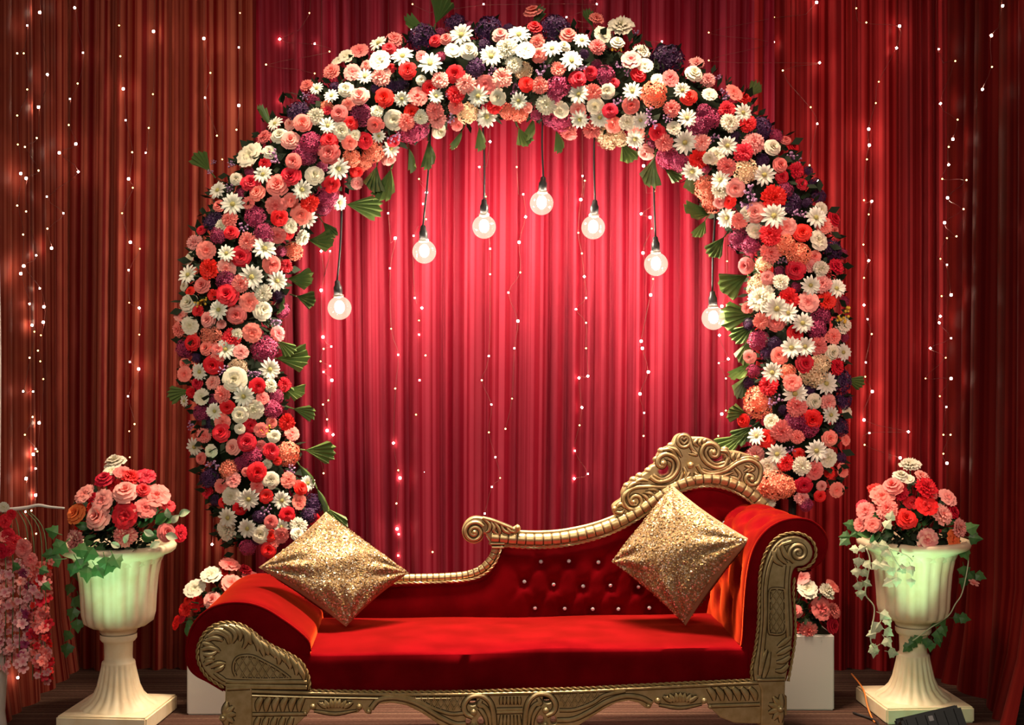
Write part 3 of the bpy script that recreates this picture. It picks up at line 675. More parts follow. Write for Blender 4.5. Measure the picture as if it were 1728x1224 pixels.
# ------------------------------------------------------------------ fairy lights hung on the curtains
def wallp(px, py):
    Y = YB-(0.120 if 485 < px < 1255 else 0.082); x = (px-CX)/F*Y
    if x < XL+0.08: Y = (XL+0.08)*F/(px-CX); x = XL+0.08
    if x > XR-0.10: Y = (XR-0.10)*F/(px-CX); x = XR-0.10
    return Vector((x, Y, H-(py-CY)/F*Y))
ledm = MB(); ledm.ball((0, 0, 0), 1.0, 8, 6); LED = ledm.mesh('led'); LED.materials.append(M['led']); LED2 = ledm.mesh('led'); LED2.materials.append(M['led_dim'])
STR = [
('light string hugging the left edge of the picture', '46,43;29,90;40,90;46,151;29,195;30,244;35,293;29,347;39,396;35,462;50,513;54,549;58,560;50,604;39,661;56,661;55,704;42,734;60,758;56,767;60,791;44,808;43,864;43,910;30,1144'),
('light string second from the left, above the white twig', '67,21;80,126;65,181;62,233;42,248;65,288;44,301;44,357;61,431;40,449;67,487;74,518;73,544;69,566;64,592;68,610;73,640;66,714;63,762;60,836;53,862;61,901;44,1078'),
('light string third from the left, ending above the left urn', '126,13;140,89;131,141;118,167;116,211;128,243;100,258;132,290;79,332;107,360;80,386;87,419'),
('light string on the bright russet fold left of the arch', '201,43;203,95;208,150;212,203;223,257;217,302;224,317;206,360;220,409;236,420;217,456;218,511;235,520;235,565;219,611;234,623;216,669;227,716;218,728;219,772'),
('short light string of four lamps left of the arch', '259,53;258,159;251,216;246,258'),
('light string beside the upper left shoulder of the arch', '344,65;355,123;346,165;366,229;375,269;358,919'),
('four lamp light string above the upper left shoulder of the arch', '405,22;403,80;403,178;399,219'),
('sparse light string above the upper left of the arch', '522,22;472,66;531,74;449,109;531,124;556,87;472,168'),
('sparse light string above the top of the arch', '696,7;695,49;816,7;956,29;1010,45;1007,7;1117,70'),
('light string at the inner left edge of the arch under the leftmost bulb', '542,424;557,424;542,490;545,569;559,585;546,589;541,610;557,618;546,628;560,642;554,676;545,683;552,708;552,727;562,734;542,759;549,758;540,773;546,799'),
('light string of red glowing lamps above the left pillow', '667,402;655,360;658,453;660,555;672,599;667,656;664,748;672,794;675,807;669,850;673,902;672,938;670,893'),
('light string behind the second bulb from the left', '724,268;707,302;720,325;714,344;719,370;698,398;700,503;712,520;707,541;707,565;718,600;708,642;702,700;716,797;718,839;730,932'),
('light string behind the third bulb, ending over the scroll of the sofa', '809,282;827,239;820,332;827,420;827,463;825,601;813,642;829,683;825,730;836,772;844,807;830,822;818,867'),
('light string left of the highest bulb', '872,282;883,328;887,366;876,409;878,460;858,494;874,542;868,588;864,673;853,724'),
('light string behind the third bulb from the right', '983,297;987,305;980,337;976,393;982,428;986,467;989,503;972,522;989,545;989,588;977,638;992,635;982,688;978,718;970,761;992,800;969,808'),
('light string behind the second bulb from the right', '1086,280;1104,323;1104,344;1097,367;1082,361;1100,386;1085,427;1102,471;1098,498;1082,576;1084,588;1094,628;1080,665;1087,697;1086,736'),
('light string behind the rightmost bulb, above the sofa crest', '1227,441;1230,487;1218,517;1214,566;1229,606;1213,613;1225,639;1225,693;1218,699;1212,736'),
('light string above the upper right shoulder of the arch', '1196,55;1196,102;1306,29;1306,71;1321,119;1378,4;1383,106;1368,181;1379,209;1366,279;1381,305'),
('light string close right of the arch, above the right urn', '1462,38;1445,14;1518,44;1513,81;1483,138;1478,174;1466,218;1467,245;1463,269;1458,338;1471,340;1466,362;1457,413;1466,440;1458,469;1458,515;1464,539;1471,564;1461,612;1460,636;1472,661;1458,709;1467,731;1459,751;1533,729;1519,773'),
('dense light string second from the right edge', '1584,83;1612,103;1587,175;1616,202;1608,235;1601,248;1601,278;1590,302;1631,304;1599,334;1626,353;1594,376;1598,402;1614,399;1587,437;1598,447;1589,500;1605,498;1587,534;1585,545;1605,571;1570,588;1596,604;1562,639;1605,639;1586,669;1597,687;1592,734;1604,734;1592,766;1598,782'),
('short light string at the top right corner', '1692,10;1673,60;1674,113;1658,151')]
for lab, txt in STR:
    q = [tuple(map(float, s.split(','))) for s in txt.split(';')]; q.sort(key=lambda a: a[1])
    pts = [wallp(*a) for a in q]
    root = empty('fairy_light_string', (pts[0].x, pts[0].y, ZT-0.05), lab, 'string lights', 'fairy light strings on the curtains')
    mb = MB(); mb.sweep(crom([Vector((pts[0].x, pts[0].y+.02, ZT-0.05))]+[p+Vector((0, .010, 0)) for p in pts], 3), 0.0009, 3); mb.build('wire', M['wire'], root, off=root.location)
    for p in pts:
        dim = rnd.random() < 0.38; o = link('led', LED2 if dim else LED, root, None); o.location = p-root.location; o.scale = (1, 1, 1); s = rnd.uniform(0.0026, 0.0036) if dim else rnd.choice([0.0034, 0.0046, 0.0056]); o.scale = (s, s, s)
# ------------------------------------------------------------------ carved chaise longue
SA = math.radians(3.5); SO = Vector((0, 3.95, 0)); CA, SN = math.cos(SA), math.sin(SA)
sofa = empty('chaise_longue', SO, 'red velvet chaise longue in a carved gold frame, scrolled crest over its right end', 'sofa', rz=SA)
def S(px, py, c):
    dx, dz = (px-CX)/F, -(py-CY)/F; t = (c+SO.y*CA)/(CA-dx*SN)
    return Vector((t*dx*CA+(t-SO.y)*SN, c, H+t*dz))
def T(lst, ox, oy, sc): return [(ox+x/sc, oy+y/sc) for x, y in lst]
GOLD = M['gold']; VEL = M['velvet']
GLAZE_SHADE = MB()
def stroke(mb, pts, r, c, taper=True, n=7, flat=0.75, sub=4, glaze=True, gx=1.6):
    """carved relief line in the plane y=c; r in photo pixels"""
    q = crom([S(x, y, c) for x, y in pts], sub); m = len(q)
    R = [(r/540.0)*((0.35+0.65*math.sin(PI*min(1, 0.12+0.88*i/(m-1)))) if taper else 1.0) for i in range(m)]
    mb.sweep([p-Vector((0, 0.0016, 0)) for p in q], R, n, (Vector((0, 1, 0)), flat))
    if glaze: GLAZE_SHADE.sweep(q, [x+gx/540.0 for x in R], n, (Vector((0, 1, 0)), 0.0014/max(R)))
def glaze(): 
    global GLAZE_SHADE
    if GLAZE_SHADE.f: GLAZE_SHADE.build('glaze_and_recess_shade', M['glaze_shade'], sofa, label='brown glaze and painted recess shade along the carved lines')
    GLAZE_SHADE = MB()
def spiral(cx, cy, r0, r1, a0, turns, n=28):
    return [(cx+(r0+(r1-r0)*i/n)*math.cos(a0+turns*2*PI*i/n), cy+(r0+(r1-r0)*i/n)*math.sin(a0+turns*2*PI*i/n)) for i in range(n+1)]
def plate(mb, outer, holes, c, thick, bevel=0.004):
    ring = [(S(x, y, c).x, S(x, y, c).z) for x, y in outer]; hs = [[(S(x, y, c).x, S(x, y, c).z) for x, y in h] for h in holes]
    vs, fs = plate_mesh(ring, hs, thick, bevel); mb.add([(x, y+c, z) for x, y, z in vs], fs)
def inside(p, poly):
    x, y = p; r = False
    for i in range(len(poly)):
        x1, y1 = poly[i-1]; x2, y2 = poly[i]
        if (y1 > y) != (y2 > y) and x < (x2-x1)*(y-y1)/(y2-y1)+x1: r = not r
    return r
def lattice(mb, poly, step, c, r=1.3):
    xs = [p[0] for p in poly]; ys = [p[1] for p in poly]
    for sgn in (1, -1):
        for k in range(-40, 41):
            run = []; x0 = (min(xs)+max(xs))/2+k*step
            yy = min(ys)
            while yy <= max(ys):
                p = (x0+sgn*(yy-(min(ys)+max(ys))/2)*0.62, yy)
                if inside(p, poly): run.append(p)
                elif len(run) > 1: stroke(mb, [run[0], run[-1]], r, c, False, 5, 1, 1, True, 0.45); run = []
                else: run = []
                yy += 1.0
            if len(run) > 1: stroke(mb, [run[0], run[-1]], r, c, False, 5, 1, 1, True, 0.45)
def closed_px(pts, sub=3): return [(p.x, p.y) for p in crom([Vector((x, y, 0)) for x, y in pts], sub, True)]
def open_px(pts, sub=4): return [(p.x, p.y) for p in crom([Vector((x, y, 0)) for x, y in pts], sub)]

DB = 0.55
# seat: box cushion with a rounded front edge
zt = S(880, 1099, 0).z; zb = S(880, 1170, 0).z
prof = [(0.012, zb), (0.006, zb+.03), (0.0, zt-.05), (0.000, zt-.009), (0.003, zt-.002), (0.012, zt+.001), (0.12, zt+.006), (0.30, zt+.008), (0.48, zt+.004), (0.60, zt-.004), (0.60, zb)]
xl, xr = S(505, 1100, 0).x, S(1262, 1100, 0).x
mb = MB(); nx = 60
def seatf(u, v):
    j = min(int(v*(len(prof)-1)+1e-6), len(prof)-1); y, z = prof[j]; x = xl+(xr-xl)*u
    return (x, y+0.004*math.sin(x*7+1)*(1 if j < 5 else 0), z+(0.004*math.sin(x*5.0+y*9)+0.003*math.sin(x*13-y*5) if 3 < j < 9 else 0))
mb.grid(seatf, nx, len(prof)-1)
mb.build('seat_cushion', VEL, sofa, sharp=60)
mb = MB(); a = S(400, 1180, 0).x; b = S(1310, 1180, 0).x; mb.box(a+.02, b-.02, 0.03, 0.60, zb-0.03, zb+0.002); mb.build('seat_deck', M['dark_wood'] if 'dark_wood' in M else M['black'], sofa, smooth=False)

# rolled arms: outlines of the front panel, read in the front plane
LARM = open_px(T([(712, 830), (700, 775), (640, 716), (560, 657), (480, 607), (400, 577), (310, 567), (220, 580), (140, 620), (80, 690), (50, 780), (46, 870), (66, 925), (105, 962), (160, 990), (245, 1040)], 300, 840, 3.187), 4)
RARM = open_px(T([(662, 905), (668, 860), (672, 780), (678, 690), (688, 600), (708, 515), (745, 448), (800, 402), (870, 380), (940, 386), (988, 420), (1010, 465), (1006, 515), (985, 555), (945, 582), (900, 592), (884, 640), (878, 720), (878, 850), (862, 960), (838, 1045)], 980, 720, 2.43), 4)
def arm(name, out, base, taper, tufts):
    root_pts = [S(x, y, 0) for x, y in out]; n = len(root_pts)
    cen = sum(root_pts, Vector())/n
    nc = 26; c0, c1 = 0.012, 0.60
    mb = MB(); vs = []
    for j in range(nc+1):
        v = j/nc; c = c0+(c1-c0)*v
        for i, p in enumerate(root_pts):
            q = Vector((p.x, c, p.z)); k = 1-taper*v
            q.x = cen.x+(q.x-cen.x)*k; q.z = root_pts[-1].z+(q.z-root_pts[-1].z)*k
            a = root_pts[max(i-1, 0)]; b = root_pts[min(i+1, n-1)]; tn = (b-a).normalized(); nr = Vector((tn.z, 0, -tn.x))
            if nr.dot(p-cen) < 0: nr = -nr
            d = -0.012*max(0, 1-v*14)**2
            for (tu, tv, ts, tdp) in tufts:
                e = ((i/(n-1)-tu)/ts)**2+((v-tv)/(ts*1.5))**2; d -= tdp*math.exp(-e)
                d -= 0.35*tdp*math.exp(-((v-tv-(i/(n-1)-tu)*1.6)/0.025)**2)*math.exp(-((i/(n-1)-tu)/0.10)**2)
                d -= 0.35*tdp*math.exp(-((v-tv+(i/(n-1)-tu)*1.6)/0.025)**2)*math.exp(-((i/(n-1)-tu)/0.10)**2)
            vs.append(q+nr*d)
    mb.add(vs, [(j*n+i, (j+1)*n+i, (j+1)*n+i+1, j*n+i+1) for j in range(nc) for i in range(n-1)])
    bk = [tuple(vs[nc*n+i]) for i in range(n)]
    mb.add(bk, [tuple(range(n))])
    o = mb.build(name, VEL, sofa, sharp=70)
    mb = MB(); ring = out+base; plate(mb, ring, [], 0.006, 0.03, 0.003); mb.build(name+'_panel', VEL, sofa, sharp=40)
    mb = MB(); mb.sweep([Vector((p.x, 0.005, p.z)) for p in root_pts], 0.0042, 6); mb.build(name+'_piping', VEL, sofa)
arm('left_arm', LARM, [(380, 1168), (520, 1168), (524, 1110)], 0.03, [])
tf = [(tu, tv, 0.030, 0.012) for a_, tu in enumerate((0.10, 0.18, 0.26, 0.34, 0.42)) for tv in ((0.2, 0.5, 0.8) if a_ % 2 else (0.35, 0.65, 0.92))]
arm('right_arm', RARM, [(1322, 1152), (1262, 1152)], 0.02, tf)

# tufted back panel
BT = [(430, 984), (560, 985), (660, 981), (780, 976), (812, 968), (830, 952), (839, 930), (845, 917), (900, 921), (950, 917), (1010, 904), (1060, 884), (1100, 861), (1130, 840), (1160, 827), (1200, 820), (1240, 827), (1275, 847), (1305, 870)]
BTL = [S(x, y, DB) for x, y in BT]
BUT = T([(677, 343), (827, 340), (985, 346), (588, 450), (745, 465), (903, 474), (1050, 470), (1200, 478), (645, 592), (805, 594), (955, 597), (1092, 597), (1258, 591)], 700, 840, 3.187)+[(1221, 882), (1085, 945), (1175, 905), (1130, 950), (1150, 1000), (1190, 960), (1215, 1010), (1240, 950)]
BUTL = [S(x, y, DB) for x, y in BUT]
def btop(x):
    if x <= BTL[0].x: return BTL[0].z
    for a, b in zip(BTL, BTL[1:]):
        if a.x <= x <= b.x: return a.z+(b.z-a.z)*(x-a.x)/max(1e-6, b.x-a.x)
    return BTL[-1].z
xb0, xb1 = BTL[0].x, BTL[-1].x; z0b = zt-0.06
def backf(u, v):
    x = xb0+(xb1-xb0)*u; zz = z0b+(btop(x)-z0b)*v
    y = DB-0.020*math.sin(PI*min(1, max(0, v)))**0.5*min(1, (btop(x)-z0b)/0.2)+0.035*max(0, v-0.86)/0.14
    for b in BUTL:
        dx, dz = x-b.x, zz-b.z
        if abs(dx) < .16 and abs(dz) < .16:
            y += 0.016*math.exp(-(dx*dx+dz*dz)/0.022**2)
            for s_ in (1, -1):
                q = dx*s_*0.80+dz*0.6; l_ = dx*0.6-s_*dz*0.8
                y += 0.006*math.exp(-(q/0.009)**2)*math.exp(-(l_/0.06)**2)
    return (x, y, zz)
mb = MB(); mb.grid(backf, 190, 60)
mb.grid(lambda u, v: (xb0+(xb1-xb0)*u, DB+0.07, z0b+(btop(xb0+(xb1-xb0)*u)-z0b)*v), 190, 4, flip=True)
mb.build('backrest', VEL, sofa)
gm = MB()
vs = []
for rr, h in ((0.0042, -0.007), (0.0075, -0.003), (0.0075, 0.0), (0.004, 0.002)):
    for i in range(8): vs.append((rr*math.cos(i*PI/4), h, rr*math.sin(i*PI/4)))
gm.add(vs, [(j*8+i, j*8+(i+1) % 8, j*8+8+(i+1) % 8, j*8+8+i) for j in range(3) for i in range(8)]+[(7, 6, 5, 4, 3, 2, 1, 0)])
GEM = gm.mesh('crystal_button', smooth=False); GEM.materials.append(M['crystal'])
for b in BUTL:
    o = link('crystal_button', GEM, sofa); o.location = (b.x, DB-0.010, b.z); o.rotation_euler = (rnd.uniform(-.2, .2), rnd.uniform(0, 1), rnd.uniform(-.2, .2))
    o['label'] = 'clear crystal button'

# gold back rails
def rail(name, path, half, seg, c, squash=0.9):
    q = resample(crom([S(x, y, c) for x, y in path], 6), seg/540.0*c_scale/8); m = len(q)
    R = [half/540.0*c_scale*(0.86 if i % 8 == 0 else 1.0) for i in range(m)]
    mb = MB(); mb.sweep(q, R, 10, (Vector((0, 1, 0)), squash)); GLAZE_SHADE.sweep(q, half/540.0*c_scale*0.935, 10, (Vector((0, 1, 0)), squash)); return mb
c_scale = (3.95+DB)/3.95
mb = rail('lower_back_rail', [(440, 984), (560, 983), (660, 977), (740, 975), (785, 971), (812, 961), (829, 944), (836, 928), (838, 918)], 7.0, 10, DB-0.005)
rope(mb, crom([S(x, y, DB-.018) for x, y in [(560, 991), (660, 985), (740, 983), (790, 979), (818, 969), (836, 950), (844, 930), (846, 921)]], 6), 0.0045)
mb.build('lower_back_rail', GOLD, sofa, sharp=50); glaze()
TR = [(828, 906), (850, 908), (900, 911), (950, 908), (1005, 896), (1052, 877), (1090, 854), (1120, 832), (1150, 816), (1182, 808), (1215, 809), (1246, 820), (1272, 838), (1290, 858)]
mb = rail('top_rail', TR, 10.5, 15, DB-0.005)
up = crom([S(x, y-12, DB+.0) for x, y in TR[1:]], 6); mb.sweep(up, 0.007, 8)
mb.sweep(crom([S(x, y+10, DB-.006) for x, y in TR], 6), 0.0045, 6)
rope(mb, crom([S(x, y+14, DB-.016) for x, y in TR[1:]], 6), 0.0045)
mb.build('top_rail', GOLD, sofa, sharp=50); glaze()

# volute at the low end of the top rail
CO = DB-0.018
mb = MB()
plate(mb, closed_px(T([(330, 560), (200, 500), (160, 390), (200, 270), (290, 195), (400, 185), (560, 225), (700, 275), (860, 335), (930, 300), (970, 340), (940, 390), (880, 420), (740, 440), (640, 480), (540, 500), (470, 420), (440, 510)], 760, 850, 8.16), 3), [], CO, 0.035, 0.005)
plate(mb, T([(480, 440), (760, 480), (760, 540), (745, 620), (600, 620), (530, 565), (540, 530)], 760, 850, 8.16), [], CO+.002, 0.03, 0.003)
stroke(mb, spiral(800.4, 898.5, 18, 3.0, -0.6, -1.9, 40), 3.4, CO, False, 8, 0.9, 2)
stroke(mb, T([(440, 200), (560, 228), (700, 280), (860, 345)], 760, 850, 8.16), 2.6, CO, False)
for l_ in ([(470, 215), (540, 290), (530, 370), (490, 395)], [(560, 250), (600, 320), (600, 380), (660, 430)], [(610, 260), (660, 330), (680, 400), (650, 435)], [(700, 300), (740, 370), (800, 400), (830, 420)], [(780, 330), (830, 380), (880, 395)]): stroke(mb, T(l_, 760, 850, 8.16), 3.2, CO)
mb.ball(S(873.5, 891, CO-.004), 0.010, 10, 8); mb.ball(S(800.5, 898.5, CO-.004), 0.008, 10, 8)
stroke(mb, [(828, 918), (851, 918)], 2.0, CO, False); stroke(mb, [(830, 924), (850, 924)], 2.4, CO, False)
mb.build('scroll_end', GOLD, sofa, sharp=45); glaze()

# carved crest over the high end
mb = MB(); CC = DB-0.012
CR = lambda l_: T(l_, 1020, 720, 6.121)
outer = closed_px(CR([(85, 850), (105, 800), (180, 745), (180, 690), (220, 610), (330, 530), (440, 465), (480, 410), (525, 385), (550, 300), (600, 235), (690, 190), (740, 105), (800, 75), (855, 90), (880, 110), (960, 110), (1060, 120), (1130, 155), (1185, 225), (1230, 228), (1300, 250), (1390, 258), (1480, 285), (1570, 325), (1620, 390), (1632, 470), (1620, 560), (1580, 630), (1540, 690), (1440, 700), (1380, 640), (1250, 600), (1130, 580), (1000, 600), (880, 650), (760, 700), (640, 760), (520, 850), (400, 920), (250, 945), (120, 930)]), 3)
h1 = closed_px(CR([(590, 500), (560, 465), (610, 430), (650, 400), (680, 430), (660, 490)]), 3)
h2 = closed_px(CR([(1110, 335), (1170, 320), (1225, 300), (1240, 330), (1200, 365), (1140, 365)]), 3)
plate(mb, outer, [h1, h2], CC, 0.045, 0.006)
st = lambda l_, r, tp=False: stroke(mb, CR(l_), r, CC, tp, 8, 0.9, 5)
st([(470, 520), (560, 570), (680, 540), (755, 450), (755, 360), (700, 300), (620, 285), (560, 330), (555, 395), (600, 415), (625, 375), (600, 350)], 4.0)
st([(500, 500), (590, 540), (680, 500), (710, 420), (700, 360), (650, 330)], 2.6)
st([(810, 480), (760, 570), (640, 620), (480, 620), (320, 630), (220, 690), (195, 760), (240, 840), (330, 850), (380, 790), (360, 725), (300, 720), (270, 765), (305, 800)], 3.6)
st([(270, 640), (240, 720), (270, 800), (330, 810)], 2.4)
st([(1275, 330), (1230, 410), (1140, 420), (1050, 370), (1000, 280), (1030, 195), (1110, 175), (1175, 225), (1165, 300), (1110, 305), (1095, 255), (1135, 250)], 4.0)
st([(1240, 370), (1150, 385), (1080, 340), (1045, 270), (1070, 215)], 2.6)
st([(960, 400), (1010, 470), (1120, 490), (1260, 450), (1380, 375), (1500, 345), (1595, 400), (1615, 480), (1580, 580), (1510, 600), (1460, 550), (1480, 500), (1530, 520), (1520, 560)], 3.8)
st([(1010, 440), (1120, 465), (1260, 420), (1380, 345), (1500, 315), (1580, 350)], 2.2)
for l_ in ([(450, 650), (520, 650), (590, 690)], [(420, 680), (480, 690), (530, 730)], [(390, 700), (440, 740), (440, 800)], [(600, 240), (690, 240), (760, 330)], [(650, 215), (740, 240), (800, 320)], [(880, 130), (900, 220), (960, 280)], [(900, 250), (950, 290), (870, 280)], [(960, 130), (930, 170), (970, 210)], [(1000, 130), (980, 170), (1000, 200)], [(1050, 130), (1030, 150), (1020, 180)], [(1340, 270), (1320, 320), (1340, 360)], [(1400, 275), (1380, 320), (1360, 350)], [(1200, 250), (1260, 260), (1290, 310)], [(820, 420), (840, 500), (800, 570)], [(880, 470), (830, 540), (810, 560)], [(930, 470), (960, 500), (1020, 500)], [(1350, 430), (1400, 500), (1360, 570)], [(1450, 400), (1500, 430), (1440, 470)], [(1500, 400), (1540, 440), (1480, 470)],
          [(130, 830), (170, 800), (210, 840)], [(110, 880), (170, 890), (200, 860)], [(240, 640), (300, 590), (380, 580)], [(300, 600), (370, 550), (450, 560)], [(640, 260), (600, 300), (560, 300)], [(330, 880), (420, 850), (520, 790)], [(1120, 500), (1220, 510), (1330, 470)], [(1300, 520), (1360, 540), (1420, 600)]): st(l_, 3.4, True)
for x, y, r in ((105, 850, 4.5), (300, 780, 3.5), (605, 380, 4.5), (1130, 268, 4.5), (1525, 548, 4), (890, 400, 6), (925, 540, 4.5)): mb.ball(S(*CR([(x, y)])[0], CC-.006), r/480, 8, 6)
st(spiral(0, 0, 60, 60, 0, 1, 16) and [(820+62*math.cos(a*PI/8), 150+62*math.sin(a*PI/8)) for a in range(17)], 3.0)
st([(820, 180), (785, 140), (800, 110), (820, 130), (845, 110), (858, 140), (820, 180)], 2.2)
for i in range(9): 
    x, y = [(235, 610), (300, 548), (365, 508), (455, 455), (540, 340), (590, 250), (690, 195), (1240, 240), (1560, 330)][i]; mb.ball(S(*CR([(x, y)])[0], CC+.012), (0.016, 0.014, 0.012), 8, 6)
mb.build('crest', GOLD, sofa, sharp=45); glaze()

# carved gold facing of the left arm
mb = MB(); C6 = lambda l_: T(l_, 320, 1030, 7.2); CF = -0.010
LF = C6([(430, 930), (330, 870), (235, 800), (155, 690), (118, 570), (125, 450), (165, 350), (220, 270), (320, 195), (450, 165), (600, 185), (720, 240), (860, 350), (980, 430), (1130, 500), (1260, 570), (1345, 640), (1400, 740), (1430, 840), (1432, 950), (740, 955)])
lfs = open_px(LF[:20], 3)
plate(mb, lfs+[LF[20]], [], CF, 0.022, 0.005)
for l_ in ([(225, 310), (330, 265), (440, 310), (480, 410)], [(195, 370), (290, 335), (370, 350), (400, 380)], [(420, 190), (520, 240), (560, 310), (520, 400)], [(300, 235), (400, 250), (490, 310), (500, 400)], [(480, 180), (570, 230), (620, 300), (605, 375)], [(560, 190), (680, 280), (690, 380), (650, 465)], [(640, 220), (720, 300), (730, 370), (755, 415)],
          [(760, 270), (790, 350), (830, 430), (830, 500)], [(800, 330), (860, 420), (890, 500), (905, 560)], [(860, 380), (930, 450), (950, 510), (960, 545)], [(970, 420), (1000, 500), (1040, 550), (1035, 585)], [(1010, 460), (1070, 540), (1090, 600), (1080, 660)], [(1090, 510), (1140, 570), (1160, 610), (1160, 640)], [(1170, 530), (1190, 610), (1220, 670), (1220, 715)], [(1220, 570), (1280, 660), (1300, 730), (1295, 790)], [(1310, 640), (1350, 730), (1380, 790), (1390, 845)],
          [(150, 480), (240, 455), (320, 475), (370, 510)], [(170, 530), (250, 540), (330, 505)], [(190, 610), (260, 580), (305, 575)], [(250, 690), (350, 650), (440, 650)], [(300, 740), (370, 710), (420, 670)], [(160, 400), (230, 415), (300, 440)], [(180, 660), (240, 620), (300, 620)]): stroke(mb, C6(l_), 4.4, CF, True, 8, 0.8)
LT = C6([(560, 800), (530, 720), (545, 620), (600, 565), (700, 550), (790, 565), (900, 620), (1030, 690), (1150, 770), (1225, 830), (900, 835), (640, 830)])
lattice(mb, LT, 13, CF-.001, 0.9); stroke(mb, LT[:10], 1.6, CF, False); stroke(mb, C6([(640, 832), (900, 838), (1225, 832)]), 1.5, CF, False)
stroke(mb, C6([(440, 860), (560, 872), (900, 872), (1425, 872)]), 3.0, CF, False); stroke(mb, C6([(450, 920), (900, 930), (1425, 935)]), 3.5, CF, False)
stroke(mb, C6([(300, 760), (400, 830), (450, 860)]), 3.0, CF)
mb.build('left_arm_carving', GOLD, sofa, sharp=40); glaze()
mb = MB(); rope(mb, [S(x, y, -0.004) for x, y in open_px([(q[0]+(q[0]-425)*0.035, q[1]+(q[1]-1105)*0.045) for q in LF[:20]], 5)], 0.0055); mb.build('rope_trim', M['rope'], sofa)

# carved gold facing of the right arm
mb = MB()
RFP = [(1274, 1150), (1272, 1128), (1279, 1095), (1284, 1045), (1285, 995), (1289, 962), (1299, 932), (1315, 912), (1335, 905), (1352, 907), (1366, 917), (1372, 932), (1368, 946), (1357, 955), (1345, 957), (1338, 966), (1335, 990), (1338, 1040), (1338, 1070), (1333, 1110), (1326, 1150)]
rfs = open_px(RFP, 3); plate(mb, rfs, [], CF, 0.022, 0.005)
stroke(mb, spiral(1347, 933, 17, 3, 2.0, 1.7, 36), 3.2, CF, False, 8, 0.9, 2)
stroke(mb, [(1284, 1120), (1291, 1050), (1292, 990), (1300, 950), (1316, 922), (1335, 914)], 3.0, CF, False)
stroke(mb, [(1330, 955), (1327, 990), (1329, 1050), (1330, 1075)], 3.0, CF, False)
for l_ in ([(1305, 930), (1308, 945), (1322, 955)], [(1312, 922), (1316, 940), (1328, 952)], [(1318, 918), (1324, 935), (1332, 945)], [(1282, 1140), (1286, 1118), (1294, 1096)], [(1288, 1145), (1294, 1125), (1299, 1100)], [(1334, 1075), (1322, 1085), (1312, 1092)], [(1335, 1092), (1322, 1100), (1311, 1105)], [(1333, 1108), (1322, 1116), (1310, 1118)], [(1330, 1122), (1320, 1132), (1308, 1132)]): stroke(mb, l_, 4.2, CF, True)
RL = [(1298, 1000), (1302, 994), (1318, 994), (1324, 1000), (1325, 1040), (1325, 1062), (1318, 1070), (1303, 1070), (1297, 1062)]
lattice(mb, RL, 11, CF-.001, 0.9); stroke(mb, RL+[RL[0]], 1.5, CF, False)
mb.build('right_arm_carving', GOLD, sofa, sharp=40); glaze()
mb = MB(); rope(mb, [S(x, y, -0.004) for x, y in open_px([(1269, 1150), (1268, 1128), (1275, 1092), (1280, 1045), (1281, 995), (1284, 960), (1294, 929), (1311, 908), (1333, 900), (1354, 902), (1371, 914), (1377, 932), (1372, 949), (1358, 960), (1346, 962)], 5)], 0.005)
rope(mb, [S(x, y, -0.004) for x, y in open_px([(1341, 975), (1339, 1000), (1342, 1040), (1342, 1075), (1337, 1112), (1330, 1150)], 5)], 0.0045); mb.build('rope_trim', M['rope'], sofa)

# front apron, corner posts, feet
mb = MB(); CP = -0.014
LP = [(380, 1160), (424, 1158), (425, 1164), (425, 1300), (436, 1322), (372, 1322), (382, 1296), (378, 1240)]
plate(mb, LP, [], CP, 0.055, 0.005)
stroke(mb, [(383, 1163), (422, 1161)], 2.4, CP, False)
for k in range(5):
    a = -1.3+0.65*k; stroke(mb, [(378, 1206), (378+20*math.cos(a), 1206+22*math.sin(a))], 5.5, CP, True)
mb.ball(S(376, 1212, CP-.008), 0.012, 8, 6)
mb.build('leg', GOLD, sofa, sharp=40); glaze()
mb = MB(); RP = [(1276, 1146), (1326, 1144), (1324, 1200), (1322, 1240), (1326, 1290), (1334, 1312), (1270, 1312), (1283, 1290), (1285, 1165)]
plate(mb, RP, [], CP, 0.055, 0.005)
stroke(mb, [(1278, 1148), (1324, 1147)], 2.0, CP, False)
for k in range(6):
    a = 1.6+0.62*k; stroke(mb, [(1318, 1196), (1318+22*math.cos(a), 1196+24*math.sin(a))], 5.2, CP, True)
mb.ball(S(1317, 1197, CP-.008), 0.011, 8, 6)
mb.build('leg', GOLD, sofa, sharp=40); glaze()
for x in (S(395, 1180, .55).x, S(1310, 1180, .55).x):
    mb = MB(); mb.sweep([(x, .56, zb), (x, .56, .2), (x, .57, .06), (x, .58, 0.0)], [.035, .032, .022, .026], 8); mb.build('leg', GOLD, sofa)

mb = MB(); CB = -0.006
top = [(424, 1167), (520, 1170), (640, 1172), (760, 1172), (870, 1170), (980, 1167), (1060, 1163), (1160, 1158), (1284, 1152)]
bot = [(1284, 1222), (1240, 1221), (1216, 1212), (1199, 1196), (1192, 1186), (1184, 1191), (1150, 1196), (1112, 1191), (1103, 1186), (1098, 1196), (1090, 1196), (1078, 1187), (1061, 1183), (1040, 1187), (1022, 1196), (1000, 1210), (975, 1226), (950, 1238), (936, 1236), (920, 1260), (900, 1300), (893, 1318), (826, 1319), (822, 1300), (800, 1262), (788, 1240), (765, 1236), (740, 1223), (712, 1204), (686, 1191), (660, 1187), (640, 1189), (629, 1196), (626, 1206), (617, 1205), (612, 1197), (603, 1204), (566, 1207), (532, 1201), (524, 1198), (519, 1206), (505, 1220), (490, 1232), (424, 1232)]
def blob(cx, cy, rx, ry): return [(cx+rx*math.cos(a*PI/6), cy+ry*math.sin(a*PI/6)) for a in range(12)]
